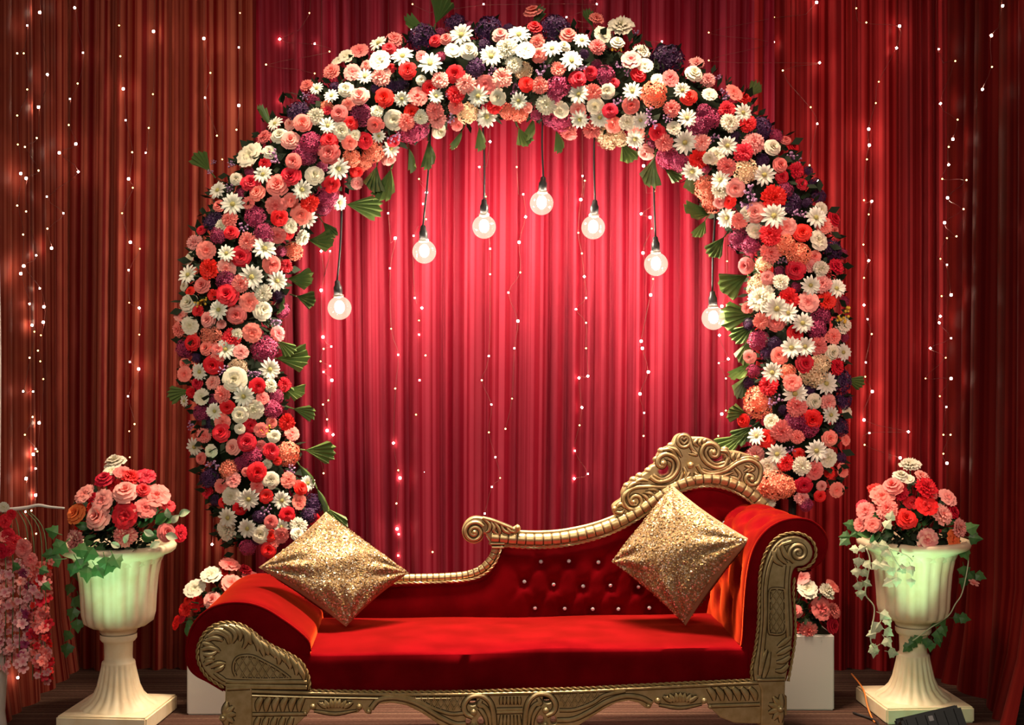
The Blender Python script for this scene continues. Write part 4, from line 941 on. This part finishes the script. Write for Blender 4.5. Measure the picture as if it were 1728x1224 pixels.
plate(mb, top+bot, [blob(797, 1184, 8, 7), blob(924, 1180, 8, 7), blob(790, 1219, 5, 7), blob(812, 1218, 6, 8), blob(912, 1216, 6, 8), blob(934, 1216, 5, 7)], CB, 0.035, 0.004)
stroke(mb, top, 2.6, CB, False, 7, 0.9, 2); stroke(mb, [(x, y+7) for x, y in top[:4]], 1.5, CB, False, 6, 0.9, 2)
for k in range(6):
    x = 435+14*k; stroke(mb, [(x+7, 1177), (x+1, 1188), (x, 1201)], 5.2, CB, True)
    x = 1275-14*k; stroke(mb, [(x-10, 1161), (x-2, 1172), (x, 1183)], 5.2, CB, True)
stroke(mb, [(426, 1206), (518, 1205)], 2.6, CB, False); stroke(mb, [(1282, 1189), (1196, 1192)], 2.6, CB, False)
for k in range(5):
    x = 433+14*k; stroke(mb, [(x+4, 1211), (x, 1222), (x, 1230)], 4.5, CB, True)
for sx, cx, cy in ((1, 566, 1191), (1, 1148, 1181)):
    for k in range(7):
        a = -PI/2+(k-3)*0.36; l_ = 15+5*abs(k-3); stroke(mb, [(cx+(k-3)*5, cy+3), (cx+math.cos(a)*l_*1.1, cy+math.sin(a)*12)], 4.0, CB-.004, True)
    stroke(mb, [(cx-36, cy+9), (cx, cy+14), (cx+36, cy+8)], 2.6, CB, True)
    for dx in (-38, 40): mb.ball(S(cx+dx, cy+2, CB-.006), 0.010, 8, 6)
    for dx in (-22, 24): mb.ball(S(cx+dx, cy-3, CB-.006), 0.005, 8, 6)
mb.ball(S(622, 1201, CB-.004), 0.008, 8, 6); mb.ball(S(1094, 1192, CB-.004), 0.008, 8, 6); mb.ball(S(515, 1204, CB-.004), 0.007, 8, 6); mb.ball(S(1198, 1193, CB-.004), 0.007, 8, 6)
stroke(mb, [(626, 1196), (640, 1181), (670, 1178), (705, 1188), (740, 1209), (768, 1222), (786, 1222)], 3.8, CB, False)
stroke(mb, [(660, 1173), (700, 1180), (730, 1195), (760, 1205), (782, 1204)], 2.6, CB, False)
stroke(mb, [(1099, 1187), (1082, 1178), (1055, 1175), (1025, 1184), (996, 1201), (968, 1214), (940, 1216)], 3.8, CB, False)
stroke(mb, [(1055, 1166), (1020, 1174), (1000, 1187), (970, 1198), (944, 1199)], 2.6, CB, False)
lattice(mb, [(697, 1176), (780, 1175), (778, 1196), (760, 1200), (740, 1197), (716, 1188)], 11, CB-.001, 1.0)
lattice(mb, [(942, 1172), (1020, 1167), (1000, 1183), (975, 1194), (948, 1193)], 11, CB-.001, 1.0)
for s_, cx, cy in ((1, 800, 1196), (-1, 920, 1193)):
    g_ = lambda l_: [(cx+s_*x, cy+y) for x, y in l_]
    stroke(mb, g_([(-2, 14), (-14, 8), (-17, -6), (-6, -20), (12, -22), (26, -12), (32, 4), (34, 24), (36, 44)]), 4.2, CB, False, 8, 0.9)
    stroke(mb, g_([(10, -8), (20, 0), (26, 14), (28, 34)]), 3.6, CB, True); stroke(mb, g_([(8, 0), (14, 6), (20, 18), (22, 36)]), 3.2, CB, True); stroke(mb, g_([(12, -14), (8, -6), (14, -2)]), 3.6, CB, True)
    mb.ball(S(cx-s_*1, cy+6, CB-.006), 0.0115, 10, 8); mb.ball(S(cx-s_*0, cy+30, CB-.006), 0.010, 8, 6)
for k in range(6):
    x = 846+6*k; stroke(mb, [(x, 1176), (x+(k-2.5)*0.3, 1190)], 2.6, CB, True); stroke(mb, [(x-(k-2.5)*.2, 1207), (x+(k-2.5)*1.2, 1245)], 2.8, CB, True)
stroke(mb, [(838, 1198), (882, 1197)], 2.6, CB, False); stroke(mb, [(838, 1203), (882, 1202)], 2.0, CB, False)
mb.build('front_apron', GOLD, sofa, sharp=40); glaze()
mb = MB(); rope(mb, [S(x, y, -0.004) for x, y in open_px([(523, 1166), (640, 1168), (760, 1168), (870, 1165), (980, 1162), (1060, 1158), (1160, 1153), (1272, 1148)], 5)], 0.0055); mb.build('rope_trim', M['rope'], sofa)
for x in (S(390, 1180, .03).x, S(1316, 1180, .03).x):
    mb = MB(); mb.box(x-.02, x+.02, 0.02, 0.58, zb-0.09, zb-0.03); mb.build('side_rail', GOLD, sofa, smooth=False)

# ------------------------------------------------------------------ sequinned pillows
def pillow(label, cs, thick, seed):
    """cs: left, top, right, bottom corners in the world"""
    R = random.Random(seed); l_, t_, r_, b_ = cs; cen = (l_+t_+r_+b_)/4
    root = empty('throw_pillow', b_, label, 'pillow', 'gold sequin pillows on the chaise')
    nrm = (r_-l_).cross(t_-b_).normalized()
    if nrm.y > 0: nrm = -nrm
    def pt(u, v, s):
        p = (b_*(1-u)*(1-v)+r_*u*(1-v)+l_*(1-u)*v+t_*u*v)
        a, b = 2*u-1, 2*v-1; e = (1-a*a)*(1-b*b)
        pull = 0.05*((1-a*a)*b*b*b*b+(1-b*b)*a*a*a*a); p = p+(cen-p)*pull
        h = thick*max(0, e)**0.45
        wr = 0.003*math.sin(5*a+3*b+seed+1.5*math.sin(3*b))*e**.3+0.002*math.sin(8*b-5*a+1.7*seed+2*math.sin(2.3*a))*e**.3
        for k in range(4):
            ca, cb = ((-1, -1), (1, -1), (-1, 1), (1, 1))[k]; dd = math.hypot(a-ca, b-cb); an = math.atan2(b-cb, a-ca)
            wr += 0.005*math.sin(an*13+seed)*math.exp(-((dd-.55)/.35)**2)
        return p+nrm*s*(h+wr*(1 if h > .004 else 0))
    N_ = 40; mb = MB()
    mb.grid(lambda u, v: pt(u, v, 1), N_, N_, flip=False); mb.grid(lambda u, v: pt(u, v, -1), N_, N_, flip=True)
    mb.build('cover', M['pillow'], root, off=b_)
    sq = MB()
    for s in (1, -1):
        for i in range(9000 if s == 1 else 1500):
            u, v = R.uniform(.015, .985), R.uniform(.015, .985); p = pt(u, v, s); e_ = 0.01
            n = (pt(u+e_, v, s)-p).cross(pt(u, v+e_, s)-p).normalized()
            if n.dot(nrm)*s < 0: n = -n
            tl = 0.20 if R.random() < 0.7 else 0.7
            n = (n+Vector((R.gauss(0, tl), R.gauss(0, tl), R.gauss(0, tl)))*0.55).normalized()
            a = n.orthogonal().normalized(); b = n.cross(a); rr = R.uniform(.0026, .0038); c = p+nrm*s*0.0025
            sq.add([c+(a*math.cos(k*PI/3)+b*math.sin(k*PI/3))*rr for k in range(6)], [(0, 1, 2, 3, 4, 5)])
    sq.build('sequins', M['sequin'], root, smooth=False, kind='stuff', off=b_)
pillow('gold sequin pillow leaning on the low left arm of the sofa', (P(436, 958, 4.20), P(550, 864, 4.40), P(690, 967, 4.37), P(584, 1058, 4.22)), 0.074, 1)
pillow('gold sequin pillow standing on its corner against the tufted back, by the tall right arm', (P(1032, 948, 4.40), P(1134, 819, 4.42), P(1266, 911, 4.11), P(1157, 1056, 4.22)), 0.078, 2)
# ------------------------------------------------------------------ fluted urns
def urn(label, x, y, rz):
    root = empty('pedestal_urn', (x, y, 0), label, 'urn', 'cream fluted pedestal urns')
    mb = MB(); mb.lathe([(0.0, 0.315), (0.060, 0.318), (0.066, 0.330), (0.070, 0.345), (0.100, 0.352, .05), (0.122, 0.368, .07), (0.130, 0.400, .07), (0.133, 0.46, .07), (0.139, 0.53, .07), (0.149, 0.585, .07), (0.160, 0.605, .05), (0.162, 0.612)], 108, fl=18)
    mb.build('bowl', M['urn'], root)
    mb = MB(); mb.lathe([(0.155, 0.600), (0.170, 0.612), (0.196, 0.622), (0.205, 0.630), (0.208, 0.642), (0.204, 0.652), (0.190, 0.656), (0.172, 0.648), (0.156, 0.625), (0.150, 0.585), (0.0, 0.580)], 72)
    mb.build('rim', M['urn'], root)
    mb = MB(); mb.lathe([(0.150, 0.590), (0.140, 0.628), (0.08, 0.640), (0.0, 0.645)], 32); mb.build('soil', M['foam'], root)
    mb = MB(); mb.lathe([(0.066, 0.322), (0.066, 0.305), (0.060, 0.296), (0.052, 0.290), (0.050, 0.24), (0.051, 0.222), (0.058, 0.220), (0.060, 0.214), (0.060, 0.20, .09), (0.066, 0.17, .10), (0.075, 0.13, .10), (0.088, 0.10, .10), (0.108, 0.078, .09), (0.130, 0.066, .06), (0.138, 0.058)], 120, fl=20)
    mb.build('stem', M['urn'], root)
    bm = bmesh.new(); bmesh.ops.create_cube(bm, size=1.0, matrix=Matrix.Translation((0, 0, 0.029)) @ Matrix.Diagonal((0.33, 0.33, 0.058, 1)))
    bmesh.ops.bevel(bm, geom=bm.edges[:], offset=0.006, segments=2, affect='EDGES'); me = bpy.data.meshes.new('base'); bm.to_mesh(me); bm.free()
    o = link('base', me, root, M['urn']); o.rotation_euler = (0, 0, rz)
UL = Vector((P(200, 900, 4.60).x, 4.60, 0)); UR = Vector((P(1541, 900, 4.72).x, 4.72, 0))
urn('cream fluted urn left of the sofa, beside the pink blossom strands', UL.x, UL.y, math.radians(-4))
urn('cream fluted urn right of the sofa, behind the black spotlight', UR.x, UR.y, math.radians(4))

# ------------------------------------------------------------------ bouquets
def bouquet(label, base, foot, ox, oy, sc, Y0, rad, cpx, txt, leaves, group, dome=True, nfill=260):
    """flowers and leaves on a dome of depth rad about Y0; base = point the stems start from; foot = top of the holder"""
    root = empty('flower_bouquet', foot, label, 'bouquet', group); stems = MB(); fil = MB()
    cx, cy, rx, ry = cpx
    def place(px, py):
        k = min(1, math.hypot((px-cx)/rx, (py-cy)/ry)); Y = Y0-rad*math.sqrt(max(0, 1-k*k))
        p = P(px, py, Y); n = Vector(((px-cx)/rx*0.8, -math.sqrt(max(0.05, 1-k*k))*0.9-0.15, -(py-cy)/ry*0.8+0.25)).normalized(); return p, n
    for it in txt.replace('\n', '').split(';'):
        a = it.split(); px, py, rp = ox+float(a[1])/sc, oy+float(a[2])/sc, float(a[3])/sc
        p, n = place(px, py); key = a[0]
        if key == 'D': key = 'R'; p = p+Vector((0, .05, 0))
        n = (n+Vector((rnd.uniform(-.2, .2), 0, rnd.uniform(-.1, .25)))).normalized()
        put(root, rnd.choice(['begonia', 'rose', 'begonia', 'carnation']), key, p, n, rp/F*p.y*1.15)
        stems.sweep(crom([base, base.lerp(p, .5)+Vector((0, 0, .03)), p-n*0.01], 4), 0.0028, 4)
    stems.build('stems', M['stem'], root, off=root.location)
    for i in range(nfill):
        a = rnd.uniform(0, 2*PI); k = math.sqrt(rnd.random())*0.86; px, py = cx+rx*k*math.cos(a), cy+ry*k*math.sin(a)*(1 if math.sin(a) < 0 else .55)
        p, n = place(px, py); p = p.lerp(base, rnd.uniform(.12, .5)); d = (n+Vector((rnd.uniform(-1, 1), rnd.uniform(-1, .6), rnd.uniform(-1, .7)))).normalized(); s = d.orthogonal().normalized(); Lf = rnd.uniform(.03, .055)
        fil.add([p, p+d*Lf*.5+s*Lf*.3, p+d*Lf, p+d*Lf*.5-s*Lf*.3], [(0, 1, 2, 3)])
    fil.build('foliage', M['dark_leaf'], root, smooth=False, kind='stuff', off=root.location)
    for (px, py, ln, ang, kind, key, dy) in leaves:
        k = min(1, math.hypot((px-cx)/rx, (py-cy)/ry)); Y = Y0-rad*math.sqrt(max(0, 1-k*k)) if dy is None else Y0+dy
        a = math.radians(ang); put(root, kind, key, P(px, py, Y), Vector((rnd.uniform(-.4, .4), -1, rnd.uniform(0, .7))), ln/F*Y, xdir=Vector((math.cos(a), rnd.uniform(-.3, .1), -math.sin(a))))
    return root
def lv(txt, ox, oy, sc, kind, key, dy, ln, j=8):
    out = []
    for it in txt.split(';'):
        x, y, an = map(float, it.split()); out.append((ox+x/sc, oy+y/sc, ln*rnd.uniform(.85, 1.2), an+rnd.uniform(-j, j), kind, key, dy))
    return out
lvL = lv('90 690 200;150 760 140;60 860 170;120 900 180;230 930 100;240 900 60;330 960 80;390 950 60;470 880 80;540 860 60;520 900 120;330 830 190;380 800 120', 80, 760, 4.896, 'ivy_leaf', 'ivy', -0.24, 26)
lvL += lv('760 640 -30;820 600 -50;720 690 160;880 540 -60;900 610 -20;460 640 200;400 700 160;480 760 120;560 700 40;440 560 200;600 760 20;960 590 -40;350 640 220;780 720 0;850 700 -20;640 620 -60', 80, 760, 4.896, 'leaf', 'ivy', -0.13, 26, 30)
lvL += lv('1030 600 -45;1090 540 -30;1010 560 -100;640 770 -60;600 800 200;880 700 200;930 760 150;980 700 10', 80, 760, 4.896, 'leaf', 'pale_ivy', -0.22, 19)
lvL += lv('128 960 80;120 985 110;132 1005 70;125 1025 100;130 1045 80;118 1065 110;114 1085 90;122 1010 30', 0, 0, 1, 'ivy_leaf', 'ivy', 0.05, 22)
bouquet('bouquet of pink and red begonias with dark ivy in the left urn', UL+Vector((0, 0, .63)), UL+Vector((0, 0, .65)), 80, 760, 4.896, 4.60, 0.20, (205, 880, 112, 105),
"""C 560 105 85;C 530 175 60;P 620 190 65;R 470 240 75;R 690 225 70;R 810 225 80;D 520 310 60;p 315 370 90;p 460 420 90;p 645 345 100;R 790 330 60;P 900 380 95;R 380 390 45;p 420 550 105;o 240 525 85;R 645 545 100;P 810 485 85;R 1000 465 50;D 240 640 75;p 240 745 85;P 640 700 85;D 700 430 50;P 980 680 75;R 1090 690 65;D 350 480 55;D 570 450 60""", lvL, 'begonia bouquets in the urns')
lvR = lv('80 690 180;120 600 200;170 640 150;1070 640 -30;1090 700 10;1040 790 60;60 700 150', 1420, 770, 5.1, 'ivy_leaf', 'ivy', -0.10, 22)
lvR += lv('520 640 30;560 620 -20;620 640 -60;700 600 -60;800 620 -40;860 640 20;440 640 160;480 580 220;360 520 200;900 600 -60;620 560 -80;330 660 160;250 690 170', 1420, 770, 5.1, 'leaf', 'ivy', -0.12, 26, 30)
lvR += lv('410 560 -80;370 620 -60;200 780 150;150 800 190;260 750 30;320 760 10;350 800 40;150 870 100;200 900 60;120 960 80;170 980 40;260 920 20;330 930 10;420 960 60;140 1080 80;190 1080 20;160 1150 80;480 1040 100;440 1070 150;590 940 70;560 960 160;600 1050 90', 1420, 770, 5.1, 'ivy_leaf', 'pale_ivy', -0.235, 17)
lvR += lv('330 690 20;380 720 60;330 770 120;370 830 30;300 860 160;370 900 60;310 970 150;400 1020 10;290 980 100', 1420, 900, 5.1, 'ivy_leaf', 'pale_ivy', -0.235, 19)
lvR += lv('960 730 0;1010 720 20;900 740 160;840 750 140;860 790 80;820 830 70;830 880 80;740 900 100;700 890 160;650 920 150;600 960 140;770 930 90;1050 280 80;1100 330 60;1150 350 20;1070 380 110', 1420, 900, 5.1, 'ivy_leaf', 'ivy', -0.06, 19)
bq = bouquet('bouquet of pink, red and white begonias with trailing ivy in the right urn', UR+Vector((0, 0, .63)), UR+Vector((0, 0, .65)), 1420, 770, 5.1, 4.72, 0.20, (1538, 885, 108, 108),
"""C 590 80 80;C 510 175 65;C 570 200 50;p 690 180 60;P 440 260 85;R 290 290 60;R 730 275 90;D 540 330 70;P 350 350 90;P 390 460 80;P 210 470 70;R 180 430 50;P 165 590 55;P 270 590 65;R 555 540 85;R 730 430 85;p 860 510 90;p 910 360 75;R 960 480 60;p 1010 620 75;o 955 720 75;p 735 715 90;P 790 330 40;D 640 420 60;D 450 560 50""", lvR, 'begonia bouquets in the urns')
mb = MB()
for l_, dy in (([(1462, 925), (1468, 948), (1462, 985), (1461, 1005), (1474, 1022), (1475, 1040), (1470, 1065), (1470, 1085), (1480, 1098)], -0.235), ([(1500, 925), (1530, 938), (1540, 948)], -0.235), ([(1500, 925), (1510, 945), (1522, 962)], -0.235), ([(1632, 930), (1634, 950), (1624, 1000), (1612, 1020), (1600, 1040), (1570, 1060), (1540, 1082)], -0.07)):
    mb.sweep(crom([P(x, y, 4.72+dy) for x, y in l_], 4), 0.0025, 4)
mb.build('vine_stems', M['pale_ivy'], bq, off=bq.location)
put(bq, 'blossom', 'p', P(1643, 985, 4.64), Vector((.2, -.5, .9)), 10/F*4.64)

# ------------------------------------------------------------------ white boxes with flowers behind the sofa
def box(label, x0, x1, y0, y1, h):
    root = empty('white_box', ((x0+x1)/2, y0, 0), label, 'box', 'white display boxes behind the sofa')
    bm = bmesh.new(); bmesh.ops.create_cube(bm, size=1.0, matrix=Matrix.Translation((0, (y1-y0)/2, h/2)) @ Matrix.Diagonal((x1-x0, y1-y0, h, 1)))
    bmesh.ops.bevel(bm, geom=bm.edges[:], offset=0.005, segments=2, affect='EDGES'); me = bpy.data.meshes.new('body'); bm.to_mesh(me); bm.free()
    link('body', me, root, M['white_paint'])
    mb = MB(); mb.box(-(x1-x0)/2+.012, (x1-x0)/2-.012, .012, y1-y0-.012, h-.001, h+.003); mb.build('moss_top', M['dark_leaf'], root, smooth=False)
bx = P(314, 1100, 4.66).x; box('white box behind the left arm of the sofa, under red and white flowers', bx, bx+.28, 4.67, 4.93, 0.29)
bx2 = P(1408, 1100, 4.73).x; box('white box behind the right arm of the sofa, under pink flowers', bx2-.26, bx2, 4.73, 4.99, 0.286)
B1 = Vector((bx+.14, 4.80, .293)); B2 = Vector((bx2-.13, 4.86, .289))
bouquet('flowers in red, pink and cream behind the low left arm of the sofa', B1, B1, 290, 930, 8.16, 4.80, 0.12, (370, 1040, 85, 95),
"""C 545 340 140;C 320 530 135;P 790 200 135;R 1000 260 90;P 820 450 130;P 1090 370 110;p 560 680 120;R 220 680 60;R 190 800 90;R 70 990 90;D 330 760 110;D 680 330 80;R 900 600 100;R 150 930 70;P 1000 500 90""",
lv('560 520 30;480 560 120;250 930 80;240 1000 90;400 660 60', 290, 930, 8.16, 'leaf', 'ivy', -0.05, 22), 'flowers on the white boxes', nfill=90)
bouquet('flowers in pink, red and cream beside the tall right arm of the sofa', B2, B2, 1310, 940, 8.157, 4.86, 0.12, (1370, 1035, 52, 85),
"""p 350 290 110;C 430 450 135;C 690 480 110;P 770 410 100;P 610 720 140;P 790 740 100;R 770 950 110;P 430 1020 120;R 280 980 80;P 260 750 90;D 130 880 80;p 120 500 90""",
lv('400 760 60;380 850 120;440 700 200;520 900 40;340 880 200', 1310, 940, 8.157, 'leaf', 'ivy', -0.02, 20), 'flowers on the white boxes', nfill=90)

# ------------------------------------------------------------------ blossom tree at the left edge
YT = 4.42
tree = empty('blossom_tree', P(-30, 1225, YT)*1.0, 'white twig tree with pink blossom strands at the left edge', 'decorative tree')
tree.location = (P(-28, 1200, YT).x, YT, 0)
tl = tree.location
mb = MB(); mb.lathe([(0.0, 0.0), (0.075, 0.0), (0.08, 0.01), (0.072, 0.08), (0.078, 0.2), (0.072, 0.31), (0.05, 0.36), (0.045, 0.38), (0.03, 0.385), (0.0, 0.385)], 32); mb.build('pot', M['white_paint'], tree)
mb = MB(); mb.sweep(crom([tl+Vector((0, 0, .36)), P(-14, 960, YT), P(-6, 850, YT), P(-3, 700, YT), P(-2, 560, YT), P(-4, 400, YT)], 5), [0.016-0.0004*i for i in range(26)], 8); mb.build('trunk', M['white_paint'], tree, off=tl)
mb = MB(); mb.sweep(crom([P(-6, 862, YT), P(20, 860, YT), P(45, 857, YT), P(65, 853, YT), P(85, 856, YT), P(109, 858, YT)], 5), [0.0085-0.00018*i for i in range(26)], 7); mb.build('branch', M['white_paint'], tree, off=tl)
mb = MB()
for x in (8, 20, 32, 46, 55, 68, 75): mb.sweep(crom([P(x*.6, 858, YT), P(x, 900, YT-.02), P(x+2, 1000, YT-.03), P(x, 1120 if x < 50 else 1148, YT-.02)], 5), 0.0018, 4)
mb.build('strand_stems', M['stem'], tree, off=tl)
for a in '7 856 C 9;10 880 R 12;14 905 R 14;3 930 R 13;40 925 P 17;25 915 R 12;8 905 P 10;20 868 R 9;52 945 P 12;16 930 R 10'.split(';'):
    x, y, k, r = a.split(); put(tree, 'begonia', k, P(float(x), float(y), YT-.05), Vector((rnd.uniform(-.3, .3), -1, rnd.uniform(-.2, .4))), float(r)/F*YT)
tr_ = random.Random(5)
for (x0, x1, y0, y1, n, keys) in ((-6, 42, 945, 1130, 120, 'BBBp'), (50, 88, 950, 1148, 130, 'PPBR'), (36, 52, 960, 1110, 36, 'BBH')):
    for i in range(n):
        t = (i+.5)/n; y = y0+(y1-y0)*t+tr_.uniform(-6, 6); wv = 1-0.5*max(0, t-.5)*2*(x0 > 40); m_ = (x0+x1)/2-(4*math.sin(t*5) if x0 > 40 else 0)
        x = m_+tr_.uniform(-.5, .5)*(x1-x0)*wv; put(tree, 'blossom', tr_.choice(keys), P(x, y, YT-tr_.uniform(-.03, .07)), Vector((tr_.uniform(-.8, .8), -1, tr_.uniform(-.6, .6))), tr_.uniform(6, 10)/F*YT, label=False)
for x, y, an in ((72, 985, 40), (30, 950, 120), (66, 960, 20)): put(tree, 'ivy_leaf', 'ivy', P(x, y, YT-.08), Vector((0, -1, .4)), 17/F*YT, xdir=Vector((math.cos(math.radians(an)), 0, -math.sin(math.radians(an)))))

# ------------------------------------------------------------------ floor spotlight in front of the right urn
lp = P(1574, 1232, 4.28); lx, ly = lp.x, lp.y
fs = empty('floor_spotlight', (lx, ly, 0), 'black floor spotlight aimed up at the right urn', 'spotlight')
m3 = Matrix.Rotation(math.radians(-13), 3, 'Y') @ Matrix.Rotation(math.radians(-24), 3, 'X')
def rb(x0, x1, y0, y1, z0, z1, bev, name, mt, lab=None):
    bm = bmesh.new(); bmesh.ops.create_cube(bm, size=1.0, matrix=Matrix.Translation(((x0+x1)/2, (y0+y1)/2, (z0+z1)/2)) @ Matrix.Diagonal((x1-x0, y1-y0, z1-z0, 1)))
    bmesh.ops.bevel(bm, geom=bm.edges[:], offset=bev, segments=2, affect='EDGES'); bmesh.ops.transform(bm, matrix=Matrix.Translation((0, 0, 0.062)) @ m3.to_4x4(), verts=bm.verts)
    me = bpy.data.meshes.new(name); bm.to_mesh(me); bm.free(); return link(name, me, fs, mt, lab)
rb(-.105, .105, -.05, .02, -.055, .055, .010, 'housing', M['black'])
rb(-.112, .112, .018, .030, -.062, .062, .006, 'lens_frame', M['black'])
rb(-.09, .09, .026, .033, -.045, .045, .003, 'lens', mat('green_lens', (.3, .8, .5), .2, emit=((0.25, 1.0, 0.5), 3.0)), 'green glowing lens')
for i in range(6): rb(-.09+.033*i, -.083+.033*i, -.065, -.048, -.045, .045, .001, 'cooling_fin', M['black'])
rb(-.022, .002, -.0515, -.049, .022, .040, .001, 'plate', mat('grey_plate', (.15, .15, .16), .4), 'small grey plate')
mb = MB(); mb.sweep([(-.12, 0, .075), (-.12, 0, .008), (.12, 0, .008), (.12, 0, .075)], 0.006, 6); mb.build('bracket', M['black'], fs)
mb = MB(); mb.sweep(crom([P(1530, 1230, 4.28), P(1500, 1219, 4.40)-Vector((0, 0, 0)), P(1470, 1208, 4.52), P(1440, 1200, 4.62)], 6), 0.004, 6)
pts_ = crom([Vector((lx-.09, ly, .03)), Vector((lx-.15, ly+.10, .006)), Vector((P(1480, 1214, 4.56).x, 4.56, .006)), Vector((P(1440, 1205, 4.68).x, 4.68, .006))], 6)
mb = MB(); mb.sweep(pts_, 0.0045, 6); mb.build('power_cord', M['cord'], fs, off=fs.location)
M['orange_cord'] = mat('orange_cord', (.75, .22, .04), .5)
mb = MB(); bxl = UR.x-.172; mb.sweep(crom([Vector((bxl-.015, UR.y+.17, .10)), Vector((bxl, UR.y+.10, .075)), Vector((bxl-.006, UR.y+.02, .064)), Vector((bxl-.012, UR.y-.04, .03)), Vector((bxl-.014, UR.y-.10, .006)), Vector((bxl-.02, UR.y-.16, .005))], 6), 0.0032, 6)
setp(mb.build('loose_cord', M['orange_cord']), 'thin orange cord hanging over the left edge of the right urn base', 'cord')

# uplights: the one above, and its twin in front of the left urn just below the picture
spot('right_urn_uplight', (lx-.02, ly+.06, .14), (UR.x-.05, UR.y-.16, .63), 17, (0.50, 1.0, 0.55), 46, 1.0, 0.03)
spot('left_urn_uplight', (UL.x+.03, UL.y-.5, .10), (UL.x+.04, UL.y-.15, .63), 17, (0.50, 1.0, 0.55), 44, 1.0, 0.03)
